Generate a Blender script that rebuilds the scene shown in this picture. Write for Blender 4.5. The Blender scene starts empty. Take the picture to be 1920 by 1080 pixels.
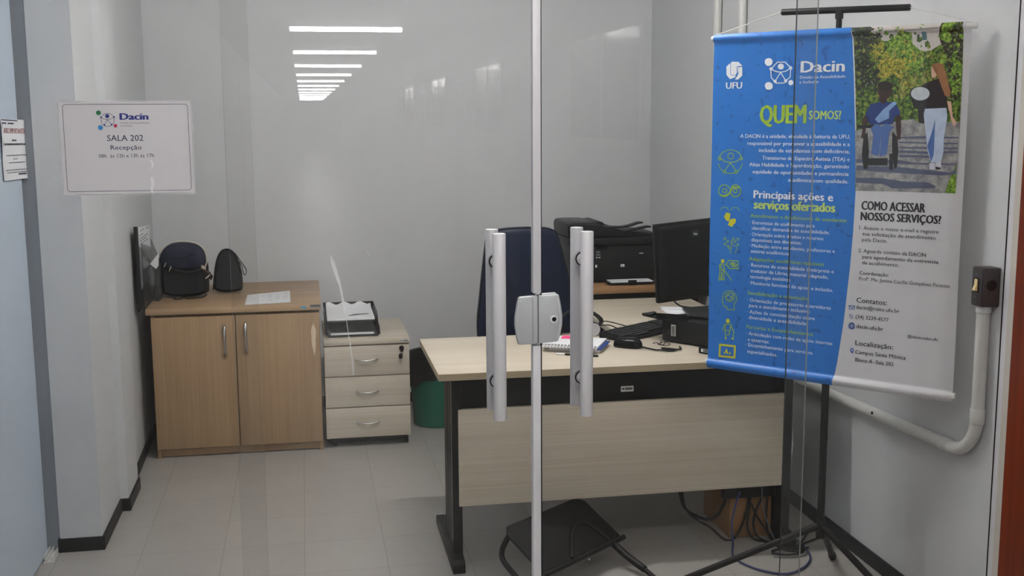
import bpy, bmesh, math, random
from mathutils import Matrix, Vector

# ------------------------------------------------------------------ camera, light level
sc = bpy.context.scene
COL = sc.collection
cam_data = bpy.data.cameras.new('camera')
cam = bpy.data.objects.new('camera', cam_data)
COL.objects.link(cam)
cam_data.sensor_width = 36.0
cam_data.lens = 39.84
cam_data.clip_end = 200
r2, u2, fw = (.98368764, -.17979655, -.00564191), (.03233202, .14586498, .98877604), (.17695556, .97282918, -.14929876)
cam.matrix_world = Matrix(((r2[0], u2[0], -fw[0], 0), (r2[1], u2[1], -fw[1], 0), (r2[2], u2[2], -fw[2], 1.65), (0, 0, 0, 1)))
sc.camera = cam

w = bpy.data.worlds.new('world')
sc.world = w
w.use_nodes = True
w.node_tree.nodes['Background'].inputs[0].default_value = (.5, .55, .6, 1)
w.node_tree.nodes['Background'].inputs[1].default_value = .02

LAMP = 10.5            # radiance of the LED tubes
ROOM_LAMP = 20.0
sc.view_settings.view_transform = 'Standard'
sc.view_settings.look = 'None'
sc.view_settings.gamma = 1
sc.view_settings.use_curve_mapping = False
sc.view_settings.exposure = 2.6
sc.cycles.use_denoising = True
sc.cycles.max_bounces = 10
sc.cycles.diffuse_bounces = 5
sc.cycles.glossy_bounces = 4
sc.cycles.transparent_max_bounces = 24
sc.cycles.caustics_reflective = False
sc.cycles.caustics_refractive = False
sc.cycles.sample_clamp_indirect = 6

random.seed(7)
R = math.radians

# ------------------------------------------------------------------ materials
def lin(c):
    return tuple((x / 12.92 if x <= .04045 else ((x + .055) / 1.055) ** 2.4) for x in c)

def rgb(r, g, b):
    return lin((r / 255, g / 255, b / 255)) + (1,)

class NT:
    def __init__(s, name):
        s.m = bpy.data.materials.new(name)
        s.m.use_nodes = True
        s.t = s.m.node_tree
        s.b = s.t.nodes['Principled BSDF']
        s.out = s.t.nodes['Material Output']
    def n(s, kind, **kw):
        x = s.t.nodes.new(kind)
        for k, v in kw.items():
            if k.startswith('i_'):
                x.inputs[k[2:].replace('_', ' ')].default_value = v
            else:
                setattr(x, k, v)
        return x
    def l(s, a, b):
        s.t.links.new(a, b)

def mat(name, col, rough=.5, metal=0, spec=.5, var=0, scale=30, bump=0, bscale=200, coat=0, emit=0, trans=0, alpha=1):
    k = NT(name)
    k.b.inputs['Base Color'].default_value = col
    k.b.inputs['Roughness'].default_value = rough
    k.b.inputs['Metallic'].default_value = metal
    k.b.inputs['Specular IOR Level'].default_value = spec
    k.b.inputs['Coat Weight'].default_value = coat
    if alpha < 1:
        k.b.inputs['Alpha'].default_value = alpha
    if emit:
        k.b.inputs['Emission Color'].default_value = (1, .985, .965, 1)
        k.b.inputs['Emission Strength'].default_value = emit
    tc = k.n('ShaderNodeTexCoord')
    if var:
        nz = k.n('ShaderNodeTexNoise', i_Scale=scale, i_Detail=6)
        k.l(tc.outputs['Object'], nz.inputs['Vector'])
        cr = k.n('ShaderNodeValToRGB')
        cr.color_ramp.elements[0].position = .3
        cr.color_ramp.elements[1].position = .7
        cr.color_ramp.elements[0].color = tuple(x * (1 - var) for x in col[:3]) + (1,)
        cr.color_ramp.elements[1].color = tuple(min(1, x * (1 + var)) for x in col[:3]) + (1,)
        k.l(nz.outputs['Fac'], cr.inputs['Fac'])
        k.l(cr.outputs['Color'], k.b.inputs['Base Color'])
    if bump:
        nb = k.n('ShaderNodeTexNoise', i_Scale=bscale, i_Detail=3)
        k.l(tc.outputs['Object'], nb.inputs['Vector'])
        bp = k.n('ShaderNodeBump', i_Strength=bump, i_Distance=.002)
        k.l(nb.outputs['Fac'], bp.inputs['Height'])
        k.l(bp.outputs['Normal'], k.b.inputs['Normal'])
    return k.m

def wood(name, c1, c2, axis, rough=.45, streak=9, c3=None):
    k = NT(name)
    k.b.inputs['Roughness'].default_value = rough
    k.b.inputs['Specular IOR Level'].default_value = .35
    tc = k.n('ShaderNodeTexCoord')
    mp = k.n('ShaderNodeMapping')
    sc_ = [streak * 6] * 3
    sc_[axis] = 1.3
    mp.inputs['Scale'].default_value = sc_
    k.l(tc.outputs['Object'], mp.inputs['Vector'])
    n1 = k.n('ShaderNodeTexNoise', i_Scale=1, i_Detail=7, i_Roughness=.62, i_Distortion=.4)
    k.l(mp.outputs['Vector'], n1.inputs['Vector'])
    mp2 = k.n('ShaderNodeMapping')
    s2 = [11] * 3
    s2[axis] = .8
    mp2.inputs['Scale'].default_value = s2
    k.l(tc.outputs['Object'], mp2.inputs['Vector'])
    n2 = k.n('ShaderNodeTexNoise', i_Scale=1, i_Detail=3, i_Roughness=.5)
    k.l(mp2.outputs['Vector'], n2.inputs['Vector'])
    ad = k.n('ShaderNodeMath', operation='ADD')
    m1 = k.n('ShaderNodeMath', operation='MULTIPLY')
    m1.inputs[1].default_value = .6
    m2 = k.n('ShaderNodeMath', operation='MULTIPLY')
    m2.inputs[1].default_value = .4
    k.l(n1.outputs['Fac'], m1.inputs[0])
    k.l(n2.outputs['Fac'], m2.inputs[0])
    k.l(m1.outputs[0], ad.inputs[0])
    k.l(m2.outputs[0], ad.inputs[1])
    cr = k.n('ShaderNodeValToRGB')
    cr.color_ramp.elements[0].position = .36
    cr.color_ramp.elements[1].position = .64
    cr.color_ramp.elements[0].color = c1
    cr.color_ramp.elements[1].color = c2
    k.l(ad.outputs[0], cr.inputs['Fac'])
    k.l(cr.outputs['Color'], k.b.inputs['Base Color'])
    return k.m

def floor_mat():
    k = NT('vinyl_tiles')
    k.b.inputs['Roughness'].default_value = .32
    k.b.inputs['Specular IOR Level'].default_value = .45
    tc = k.n('ShaderNodeTexCoord')
    mp = k.n('ShaderNodeMapping')
    mp.inputs['Location'].default_value = (.046, -.03, 0)
    k.l(tc.outputs['Object'], mp.inputs['Vector'])
    br = k.n('ShaderNodeTexBrick', offset=0, offset_frequency=1, squash=1)
    br.inputs['Scale'].default_value = 1
    br.inputs['Brick Width'].default_value = .3073
    br.inputs['Row Height'].default_value = .3073
    br.inputs['Mortar Size'].default_value = .0011
    br.inputs['Mortar Smooth'].default_value = .3
    br.inputs['Bias'].default_value = 0
    br.inputs['Color1'].default_value = rgb(166, 162, 157)
    br.inputs['Color2'].default_value = rgb(170, 166, 161)
    br.inputs['Mortar'].default_value = rgb(128, 124, 119)
    k.l(mp.outputs['Vector'], br.inputs['Vector'])
    nz = k.n('ShaderNodeTexNoise', i_Scale=140, i_Detail=4)
    k.l(tc.outputs['Object'], nz.inputs['Vector'])
    cr = k.n('ShaderNodeValToRGB')
    cr.color_ramp.elements[0].position = .30
    cr.color_ramp.elements[1].position = .6
    cr.color_ramp.elements[0].color = (.90, .90, .89, 1)
    cr.color_ramp.elements[1].color = (1, 1, 1, 1)
    k.l(nz.outputs['Fac'], cr.inputs['Fac'])
    mx = k.n('ShaderNodeMix', data_type='RGBA', blend_type='MULTIPLY')
    mx.inputs['Factor'].default_value = 1
    k.l(br.outputs['Color'], mx.inputs[6])
    k.l(cr.outputs['Color'], mx.inputs[7])
    k.l(mx.outputs[2], k.b.inputs['Base Color'])
    n2 = k.n('ShaderNodeTexNoise', i_Scale=5, i_Detail=5)
    k.l(tc.outputs['Object'], n2.inputs['Vector'])
    mr = k.n('ShaderNodeMapRange')
    mr.inputs['To Min'].default_value = .24
    mr.inputs['To Max'].default_value = .42
    k.l(n2.outputs['Fac'], mr.inputs['Value'])
    k.l(mr.outputs[0], k.b.inputs['Roughness'])
    return k.m

def glass_mat():
    # clear float glass: part of the light mirrored by the Fresnel law, the rest passes with a faint tint
    k = NT('clear_glass')
    k.t.nodes.remove(k.b)
    geo = k.n('ShaderNodeNewGeometry')
    ior = k.n('ShaderNodeMapRange')
    ior.inputs['To Min'].default_value = 1.36
    ior.inputs['To Max'].default_value = 1 / 1.36
    k.l(geo.outputs['Backfacing'], ior.inputs['Value'])
    fr = k.n('ShaderNodeFresnel')
    k.l(ior.outputs[0], fr.inputs['IOR'])
    tr = k.n('ShaderNodeBsdfTransparent')
    tr.inputs['Color'].default_value = (.97, .97, .968, 1)
    gl = k.n('ShaderNodeBsdfGlossy')
    gl.inputs['Roughness'].default_value = .0
    gl.inputs['Color'].default_value = (1, 1, 1, 1)
    mx = k.n('ShaderNodeMixShader')
    k.l(fr.outputs[0], mx.inputs[0])
    k.l(tr.outputs[0], mx.inputs[1])
    k.l(gl.outputs[0], mx.inputs[2])
    k.l(mx.outputs[0], k.out.inputs['Surface'])
    return k.m

def film_mat(name, col, opacity, rough=.3):
    k = NT(name)
    k.b.inputs['Base Color'].default_value = col
    k.b.inputs['Roughness'].default_value = rough
    tr = k.n('ShaderNodeBsdfTransparent')
    mx = k.n('ShaderNodeMixShader')
    mx.inputs[0].default_value = opacity
    k.l(tr.outputs[0], mx.inputs[1])
    k.l(k.b.outputs[0], mx.inputs[2])
    k.l(mx.outputs[0], k.out.inputs['Surface'])
    return k.m

def print_mat(name, cols, scale, rough=.5):
    # printed picture texture: blotches of several inks
    k = NT(name)
    k.b.inputs['Roughness'].default_value = rough
    tc = k.n('ShaderNodeTexCoord')
    nz2 = k.n('ShaderNodeTexNoise', i_Scale=scale * 1.4, i_Detail=8, i_Roughness=.75)
    k.l(tc.outputs['Object'], nz2.inputs['Vector'])
    cr = k.n('ShaderNodeValToRGB')
    e = cr.color_ramp.elements
    n = len(cols)
    for i, c in enumerate(cols):
        pos = .40 + .22 * i / (n - 1)
        if i < 2:
            e[i].position = pos
            e[i].color = c
        else:
            x = e.new(pos)
            x.color = c
    k.l(nz2.outputs['Fac'], cr.inputs['Fac'])
    k.l(cr.outputs['Color'], k.b.inputs['Base Color'])
    return k.m

M = {}
M['wall'] = mat('painted_wall', rgb(203, 205, 207), .7, var=.012, scale=2.5, bump=.08, bscale=300)
M['wall_corridor'] = mat('corridor_paint', rgb(208, 210, 211), .6, var=.012, scale=2)
M['ceiling'] = mat('ceiling_paint', rgb(225, 225, 222), .8)
M['blue_panel'] = mat('pale_blue_laminate', rgb(192, 205, 220), .45, var=.01, scale=2)
M['gap_shade_grey'] = mat('shaded_gap_grey', rgb(150, 156, 164), .5)  # mid grey that imitates the shaded strip beside the partition
M['floor'] = floor_mat()
M['black_rubber'] = mat('black_skirting', rgb(15, 17, 20), .5, spec=.3)
M['glass'] = glass_mat()
M['glass_edge'] = mat('glass_edge_lit', rgb(140, 147, 145), .25)
M['glass_edge_dark'] = mat('glass_edge_shaded', rgb(38, 48, 46), .3)
M['alu'] = mat('anodised_aluminium', rgb(222, 221, 225), .42, metal=.12, spec=.5)
M['alu_dark'] = mat('steel_grey', rgb(120, 122, 126), .4, metal=.6)
M['alu_lock'] = mat('silver_paint', rgb(192, 195, 198), .45, metal=.15)
M['chrome'] = mat('brushed_chrome', rgb(205, 205, 205), .2, metal=1)
M['black'] = mat('black_plastic', rgb(13, 13, 15), .45, spec=.28)
M['black_matt'] = mat('black_matt', rgb(11, 11, 13), .65, spec=.25)
M['black_gloss'] = mat('black_gloss', rgb(9, 9, 11), .22, spec=.3)
M['black_metal'] = mat('black_powder_coat', rgb(13, 13, 15), .5, spec=.25)
M['grey_plastic'] = mat('dark_grey_plastic', rgb(44, 45, 47), .4, spec=.3)
M['ash_x'] = wood('ash_laminate', rgb(197, 185, 165), rgb(215, 205, 188), 0, streak=20)
M['ash_x_edge'] = wood('ash_edge_band', rgb(176, 160, 132), rgb(196, 180, 152), 0)
M['ped'] = wood('pale_ash_laminate', rgb(186, 175, 158), rgb(206, 197, 182), 0, streak=16)
M['oak_z'] = wood('oak_laminate', rgb(150, 122, 91), rgb(170, 142, 110), 2, streak=14)
M['oak_x'] = wood('oak_laminate_top', rgb(156, 128, 99), rgb(178, 150, 119), 0, streak=14)
M['brown_x'] = wood('walnut_laminate', rgb(150, 112, 76), rgb(172, 134, 96), 0)
M['chip'] = mat('bare_chipboard', rgb(216, 196, 166), .8, var=.06, scale=120)
M['white_plastic'] = mat('white_plastic', rgb(226, 226, 222), .4)
M['pvc'] = mat('grey_white_pvc', rgb(206, 206, 202), .35)
M['beige_paint'] = mat('cream_paint', rgb(205, 200, 190), .5)
M['red_wood'] = wood('reddish_brown_wood', rgb(105, 38, 16), rgb(132, 52, 24), 2, rough=.4)
M['residue_solid'] = mat('dried_tape', rgb(226, 226, 230), .6)
M['ink_base'] = mat('ink_base_blue', rgb(34, 118, 206), .5)
M['paper'] = mat('white_paper', rgb(232, 233, 236), .8)
M['paper_ink'] = mat('grey_print', rgb(120, 122, 130), .8)
M['laminate'] = mat('laminated_paper', rgb(207, 204, 208), .35)
M['pouch'] = film_mat('clear_laminate_pouch', rgb(215, 215, 217), .45, .2)
M['smoke'] = film_mat('smoked_acrylic', rgb(26, 27, 29), .82, .15)
M['smoke_thin'] = film_mat('thin_smoked_acrylic', rgb(60, 62, 64), .55, .15)
M['residue'] = film_mat('tape_residue', rgb(238, 239, 240), .85, .7)
M['residue_faint'] = film_mat('faint_tape_residue', rgb(235, 236, 236), .40, .7)
M['navy_leather'] = mat('navy_leatherette', rgb(13, 23, 46), .45, spec=.3, var=.08, scale=40, bump=.12, bscale=350)
M['black_fabric'] = mat('black_woven_fabric', rgb(16, 17, 21), .8, bump=.3, bscale=700)
M['navy_fabric'] = mat('navy_woven_fabric', rgb(24, 30, 52), .75, bump=.3, bscale=700)
M['grey_fabric'] = mat('charcoal_fabric', rgb(34, 36, 40), .8, bump=.3, bscale=700)
M['cream_strap'] = mat('cream_webbing', rgb(206, 198, 184), .8)
M['brown_strap'] = mat('dark_brown_strap', rgb(58, 40, 36), .7)
M['green_plastic'] = mat('green_plastic', rgb(18, 96, 78), .4)
M['black_bag'] = mat('black_bin_bag', rgb(16, 17, 18), .3, bump=.5, bscale=60)
M['card'] = mat('brown_cardboard', rgb(138, 98, 56), .8, var=.05, scale=8)
M['tag'] = mat('asset_tag_white', rgb(214, 214, 210), .4)
M['tag_ink'] = mat('asset_tag_ink', rgb(30, 30, 32), .5)
M['tag_blue'] = mat('pale_blue_sticker', rgb(84, 150, 178), .5)
M['pink'] = mat('pink_sticky_note', rgb(240, 70, 130), .7)
M['blue_cover'] = mat('blue_book_cover', rgb(28, 62, 140), .5)
M['blue_cable'] = mat('blue_network_cable', rgb(36, 50, 100), .5)
M['grey_cable'] = mat('grey_cable', rgb(96, 98, 104), .5)
M['cream_rocker'] = mat('cream_rocker', rgb(226, 206, 150), .4)
M['switch_box'] = mat('dark_grey_box', rgb(58, 56, 58), .45)
M['lamp_white'] = mat('lamp_housing', rgb(235, 235, 235), .4)
M['tube'] = mat('led_tube', rgb(255, 255, 255), .4, emit=LAMP)
M['tube_room'] = mat('led_tube_room', rgb(255, 255, 255), .4, emit=ROOM_LAMP)
M['door_grey'] = mat('grey_blue_door', rgb(150, 160, 172), .4)
M['win_dark'] = mat('transom_glass', rgb(60, 66, 72), .15)
# inks
INK = {
    'w': rgb(238, 240, 244), 'g': rgb(160, 196, 52), 'p': rgb(196, 220, 110), 'y': rgb(214, 208, 44), 'k': rgb(22, 24, 34), 'b': rgb(36, 84, 170), 'k2': rgb(225, 228, 232),
    'navy': rgb(28, 44, 128), 'green': rgb(14, 110, 62), 'sky': rgb(40, 130, 200), 'red': rgb(190, 40, 84), 'thin': rgb(84, 84, 96), 'dred': rgb(150, 30, 36), 'dblue': rgb(30, 34, 72)}
for _k, _c in INK.items():
    M['ink_' + _k] = mat('ink_' + _k, _c, .5)
PRINT = {
    'building': rgb(206, 200, 196), 'building_shade': rgb(160, 152, 150), 'window_teal': rgb(74, 110, 120), 'window_dark': rgb(52, 52, 58),
    'path_shade': rgb(84, 92, 118), 'skin_dark': rgb(58, 36, 32), 'skin_light': rgb(214, 172, 150), 'tyre': rgb(26, 26, 32), 'shirt_blue': rgb(28, 58, 126),
    'shirt_light': rgb(130, 164, 212), 'jeans': rgb(74, 108, 170), 'jeans_light': rgb(186, 202, 226), 'hair_dark': rgb(34, 24, 22), 'hair_fair': rgb(150, 104, 66),
    'shirt_black': rgb(28, 27, 32), 'shoe': rgb(208, 208, 222), 'drum': rgb(196, 204, 212)}
for _k, _c in PRINT.items():
    M['print_' + _k] = mat('print_' + _k, _c, .5, var=.08, scale=60)
M['print_foliage'] = print_mat('print_foliage', [rgb(16, 26, 12), rgb(46, 78, 24), rgb(96, 132, 36), rgb(150, 160, 60)], 70)
M['print_dark_leaf'] = print_mat('print_dark_leaf', [rgb(12, 14, 10), rgb(30, 32, 24), rgb(44, 60, 24), rgb(140, 150, 120)], 90)
M['print_bright_leaf'] = print_mat('print_bright_leaf', [rgb(30, 62, 14), rgb(84, 128, 30), rgb(128, 168, 44), rgb(190, 206, 96)], 80)
M['print_yellow_leaf'] = print_mat('print_yellow_leaf', [rgb(50, 62, 18), rgb(126, 132, 36), rgb(190, 170, 50), rgb(214, 196, 90)], 75)
M['print_olive_leaf'] = print_mat('print_olive_leaf', [rgb(70, 80, 26), rgb(110, 116, 44), rgb(150, 150, 70), rgb(170, 168, 96)], 50)
M['print_path'] = print_mat('print_path', [rgb(120, 120, 124), rgb(140, 140, 142), rgb(158, 157, 156), rgb(176, 174, 172)], 30)

def banner_mat():
    # the printed blue of the fabric with darker speckles
    k = NT('banner_blue_print')
    k.b.inputs['Roughness'].default_value = .38
    tc = k.n('ShaderNodeTexCoord')
    nz = k.n('ShaderNodeTexNoise', i_Scale=42, i_Detail=2, i_Roughness=.5)
    k.l(tc.outputs['Object'], nz.inputs['Vector'])
    r3 = k.n('ShaderNodeValToRGB')
    r3.color_ramp.elements[0].position = .60
    r3.color_ramp.elements[0].color = (0, 0, 0, 1)
    r3.color_ramp.elements[1].position = .70
    r3.color_ramp.elements[1].color = (.55, .55, .55, 1)
    k.l(nz.outputs['Fac'], r3.inputs['Fac'])
    mx = k.n('ShaderNodeMix', data_type='RGBA')
    k.l(r3.outputs['Color'], mx.inputs['Factor'])
    mx.inputs[6].default_value = rgb(34, 118, 206)
    mx.inputs[7].default_value = rgb(16, 66, 140)
    k.l(mx.outputs[2], k.b.inputs['Base Color'])
    return k.m
M['banner_blue'] = banner_mat()
M['banner_white'] = mat('banner_white_print', rgb(214, 214, 218), .42, var=.01, scale=8)

# ------------------------------------------------------------------ mesh builder
def T(x, y, z):
    return Matrix.Translation((x, y, z))

def RZ(a):
    return Matrix.Rotation(a, 4, 'Z')

def RX(a):
    return Matrix.Rotation(a, 4, 'X')

def RY(a):
    return Matrix.Rotation(a, 4, 'Y')

def frame(o, x, y, z):
    # matrix with the given axes and origin
    return Matrix(((x[0], y[0], z[0], o[0]), (x[1], y[1], z[1], o[1]), (x[2], y[2], z[2], o[2]), (0, 0, 0, 1)))

class MB:
    def __init__(s):
        s.bm = bmesh.new()
    def add(s, t, mi=0, X=None, keep=False):
        mp = {}
        for v in t.verts:
            mp[v] = s.bm.verts.new(X @ v.co if X else v.co)
        for f in t.faces:
            try:
                g = s.bm.faces.new([mp[v] for v in f.verts])
                g.material_index = f.material_index if keep else mi
            except ValueError:
                pass
        t.free()
        return s
    def box(s, x0, x1, y0, y1, z0, z1, bev=0, mi=0, X=None, seg=2):
        t = bmesh.new()
        bmesh.ops.create_cube(t, size=1)
        for v in t.verts:
            v.co = Vector(((x0 + x1) / 2 + v.co.x * (x1 - x0), (y0 + y1) / 2 + v.co.y * (y1 - y0), (z0 + z1) / 2 + v.co.z * (z1 - z0)))
        if bev:
            bmesh.ops.bevel(t, geom=list(t.edges), offset=bev, segments=seg, affect='EDGES', profile=.5)
        return s.add(t, mi, X)
    def prism(s, poly, h0, h1, bev=0, mi=0, X=None, seg=2):
        t = bmesh.new()
        lo = [t.verts.new((p[0], p[1], h0)) for p in poly]
        hi = [t.verts.new((p[0], p[1], h1)) for p in poly]
        n = len(poly)
        t.faces.new(lo[::-1])
        t.faces.new(hi)
        for i in range(n):
            t.faces.new((lo[i], lo[(i + 1) % n], hi[(i + 1) % n], hi[i]))
        bmesh.ops.recalc_face_normals(t, faces=list(t.faces))
        if bev:
            bmesh.ops.bevel(t, geom=list(t.edges), offset=bev, segments=seg, affect='EDGES', profile=.5)
        return s.add(t, mi, X)
    def lathe(s, prof, seg=24, mi=0, X=None):
        t = bmesh.new()
        rings = []
        for r, z in prof:
            if r < 1e-6:
                rings.append([t.verts.new((0, 0, z))])
            else:
                rings.append([t.verts.new((r * math.cos(2 * math.pi * i / seg), r * math.sin(2 * math.pi * i / seg), z)) for i in range(seg)])
        for a, b in zip(rings, rings[1:]):
            for i in range(seg):
                j = (i + 1) % seg
                if len(a) == 1 and len(b) == 1:
                    continue
                if len(a) == 1:
                    t.faces.new((a[0], b[i], b[j]))
                elif len(b) == 1:
                    t.faces.new((a[i], a[j], b[0]))
                else:
                    t.faces.new((a[i], a[j], b[j], b[i]))
        bmesh.ops.recalc_face_normals(t, faces=list(t.faces))
        return s.add(t, mi, X)
    def cyl(s, a, b, r, seg=20, mi=0, bev=0):
        a, b = Vector(a), Vector(b)
        d = b - a
        L = d.length
        X = T(*a) @ d.to_track_quat('Z', 'Y').to_matrix().to_4x4()
        e = min(bev, r * .9, L * .45)
        prof = [(0, 0), (r, 0), (r, L), (0, L)] if not e else [(0, 0), (r - e, 0), (r - e * .3, e * .3), (r, e), (r, L - e), (r - e * .3, L - e * .3), (r - e, L), (0, L)]
        return s.lathe(prof, seg, mi, X)
    def tube(s, pts, r, seg=10, mi=0, closed=False, smooth=0):
        pts = [Vector(p) for p in pts]
        if smooth:
            pts = catmull(pts, smooth, closed)
        n = len(pts)
        t = bmesh.new()
        up = None
        rings = []
        for i, p in enumerate(pts):
            if closed:
                d = pts[(i + 1) % n] - pts[i - 1]
            else:
                d = pts[min(i + 1, n - 1)] - pts[max(i - 1, 0)]
            if d.length < 1e-9:
                d = Vector((0, 0, 1))
            d.normalize()
            if up is None:
                up = Vector((0, 0, 1)) if abs(d.z) < .9 else Vector((1, 0, 0))
            a = d.cross(up)
            if a.length < 1e-6:
                a = d.cross(Vector((0, 1, 0)))
            a.normalize()
            up = a.cross(d)
            rr = r[i] if isinstance(r, (list, tuple)) else r
            rings.append([t.verts.new(p + rr * (math.cos(2 * math.pi * k / seg) * a + math.sin(2 * math.pi * k / seg) * up)) for k in range(seg)])
        for i in range(n if closed else n - 1):
            A, B = rings[i], rings[(i + 1) % n]
            for k in range(seg):
                j = (k + 1) % seg
                t.faces.new((A[k], A[j], B[j], B[k]))
        if not closed:
            t.faces.new(rings[0][::-1])
            t.faces.new(rings[-1])
        bmesh.ops.recalc_face_normals(t, faces=list(t.faces))
        return s.add(t, mi)
    def strap(s, pts, wd, th, side, mi=0, smooth=0):
        # flat band swept along pts; side = the direction its width runs
        pts = [Vector(p) for p in pts]
        if smooth:
            pts = catmull(pts, smooth, False)
        t = bmesh.new()
        S = Vector(side).normalized()
        rings = []
        n = len(pts)
        for i, p in enumerate(pts):
            d = (pts[min(i + 1, n - 1)] - pts[max(i - 1, 0)]).normalized()
            nn = d.cross(S)
            nn.normalize()
            rings.append([t.verts.new(p + a * S * wd / 2 + b * nn * th / 2) for a, b in ((-1, -1), (1, -1), (1, 1), (-1, 1))])
        for A, B in zip(rings, rings[1:]):
            for k in range(4):
                j = (k + 1) % 4
                t.faces.new((A[k], A[j], B[j], B[k]))
        t.faces.new(rings[0][::-1])
        t.faces.new(rings[-1])
        bmesh.ops.recalc_face_normals(t, faces=list(t.faces))
        return s.add(t, mi)
    def inflate(s, outline, layers, X=None, mi=0, centre=None):
        # closed outline in local XY, stacked along local Z: layers = [(scale, z)]; the first and the last are capped
        t = bmesh.new()
        n = len(outline)
        cx = sum(p[0] for p in outline) / n if centre is None else centre[0]
        cy = sum(p[1] for p in outline) / n if centre is None else centre[1]
        rings = [[t.verts.new((cx + (p[0] - cx) * k, cy + (p[1] - cy) * k, z)) for p in outline] for k, z in layers]
        for A, B in zip(rings, rings[1:]):
            for i in range(n):
                j = (i + 1) % n
                t.faces.new((A[i], A[j], B[j], B[i]))
        t.faces.new(rings[0][::-1])
        t.faces.new(rings[-1])
        bmesh.ops.recalc_face_normals(t, faces=list(t.faces))
        return s.add(t, mi, X)
    def build(s, name, mats, parent=None, smooth=40):
        me = bpy.data.meshes.new(name)
        bmesh.ops.remove_doubles(s.bm, verts=list(s.bm.verts), dist=1e-6)
        s.bm.to_mesh(me)
        s.bm.free()
        for m in (mats if isinstance(mats, (list, tuple)) else [mats]):
            me.materials.append(m)
        if smooth:
            me.polygons.foreach_set('use_smooth', [True] * len(me.polygons))
            me.set_sharp_from_angle(angle=R(smooth))
        o = bpy.data.objects.new(name, me)
        COL.objects.link(o)
        if parent is not None:
            o.parent = parent
            o.matrix_parent_inverse = Matrix.Translation(-world_of(parent))
        return o

def world_of(p):
    # where a parent stands (parents are never turned or scaled)
    off = Vector((0, 0, 0))
    while p is not None:
        off += p.location + p.matrix_parent_inverse.translation
        p = p.parent
    return off

def catmull(P, k, closed=False):
    out = []
    n = len(P)
    for i in range(n if closed else n - 1):
        p0 = P[(i - 1) % n] if closed or i > 0 else P[0] * 2 - P[1]
        p1, p2 = P[i], P[(i + 1) % n]
        p3 = P[(i + 2) % n] if closed or i + 2 < n else P[-1] * 2 - P[-2]
        for j in range(k):
            t = j / k
            out.append(.5 * ((2 * p1) + (p2 - p0) * t + (2 * p0 - 5 * p1 + 4 * p2 - p3) * t * t + (3 * p1 - p0 - 3 * p2 + p3) * t ** 3))
    if not closed:
        out.append(P[-1].copy())
    return out

def round_poly(P, k=4):
    # a smooth closed outline through the given corners (Chaikin)
    for _ in range(k):
        Q = []
        for i in range(len(P)):
            a, b = P[i], P[(i + 1) % len(P)]
            Q += [(a[0] * .75 + b[0] * .25, a[1] * .75 + b[1] * .25), (a[0] * .25 + b[0] * .75, a[1] * .25 + b[1] * .75)]
        P = Q
    return P

def round_rect(x0, x1, y0, y1, r, seg=5):
    out = []
    for cx, cy, a in ((x1 - r, y1 - r, 0), (x0 + r, y1 - r, 90), (x0 + r, y0 + r, 180), (x1 - r, y0 + r, 270)):
        for i in range(seg + 1):
            t = R(a + 90 * i / seg)
            out.append((cx + r * math.cos(t), cy + r * math.sin(t)))
    return out

def tag(o, label, cat=None, group=None, kind=None):
    o['label'] = label
    if cat:
        o['category'] = cat
    if group:
        o['group'] = group
    if kind:
        o['kind'] = kind
    return o

def thing(name, label, cat, loc, group=None):
    o = bpy.data.objects.new(name, None)
    o.empty_display_size = .05
    COL.objects.link(o)
    o.location = loc
    return tag(o, label, cat, group)

def struct(o, label=None):
    o['kind'] = 'structure'
    if label:
        o['label'] = label
    return o

# ------------------------------------------------------------------ flat print: lettering and marks
_caps = {}
def text_shape(s, weight):
    cu = bpy.data.curves.new('lettering', 'FONT')
    cu.body = s
    cu.size = 1
    cu.offset = weight
    cu.resolution_u = 2
    ob = bpy.data.objects.new('lettering', cu)
    me = ob.to_mesh()
    V = [(v.co.x, v.co.y) for v in me.vertices]
    F = [tuple(p.vertices) for p in me.polygons]
    ob.to_mesh_clear()
    bpy.data.objects.remove(ob)
    bpy.data.curves.remove(cu)
    return V, F

def cap_height(weight):
    if weight not in _caps:
        V, F = text_shape('H', weight)
        _caps[weight] = max(v[1] for v in V)
    return _caps[weight]

STRIKES = {'L': (0,), 'N': (0, .012), 'M': (-.014, .014), 'B': (-.032, 0, .032), 'X': (-.05, -.018, .018, .05)}

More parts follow.
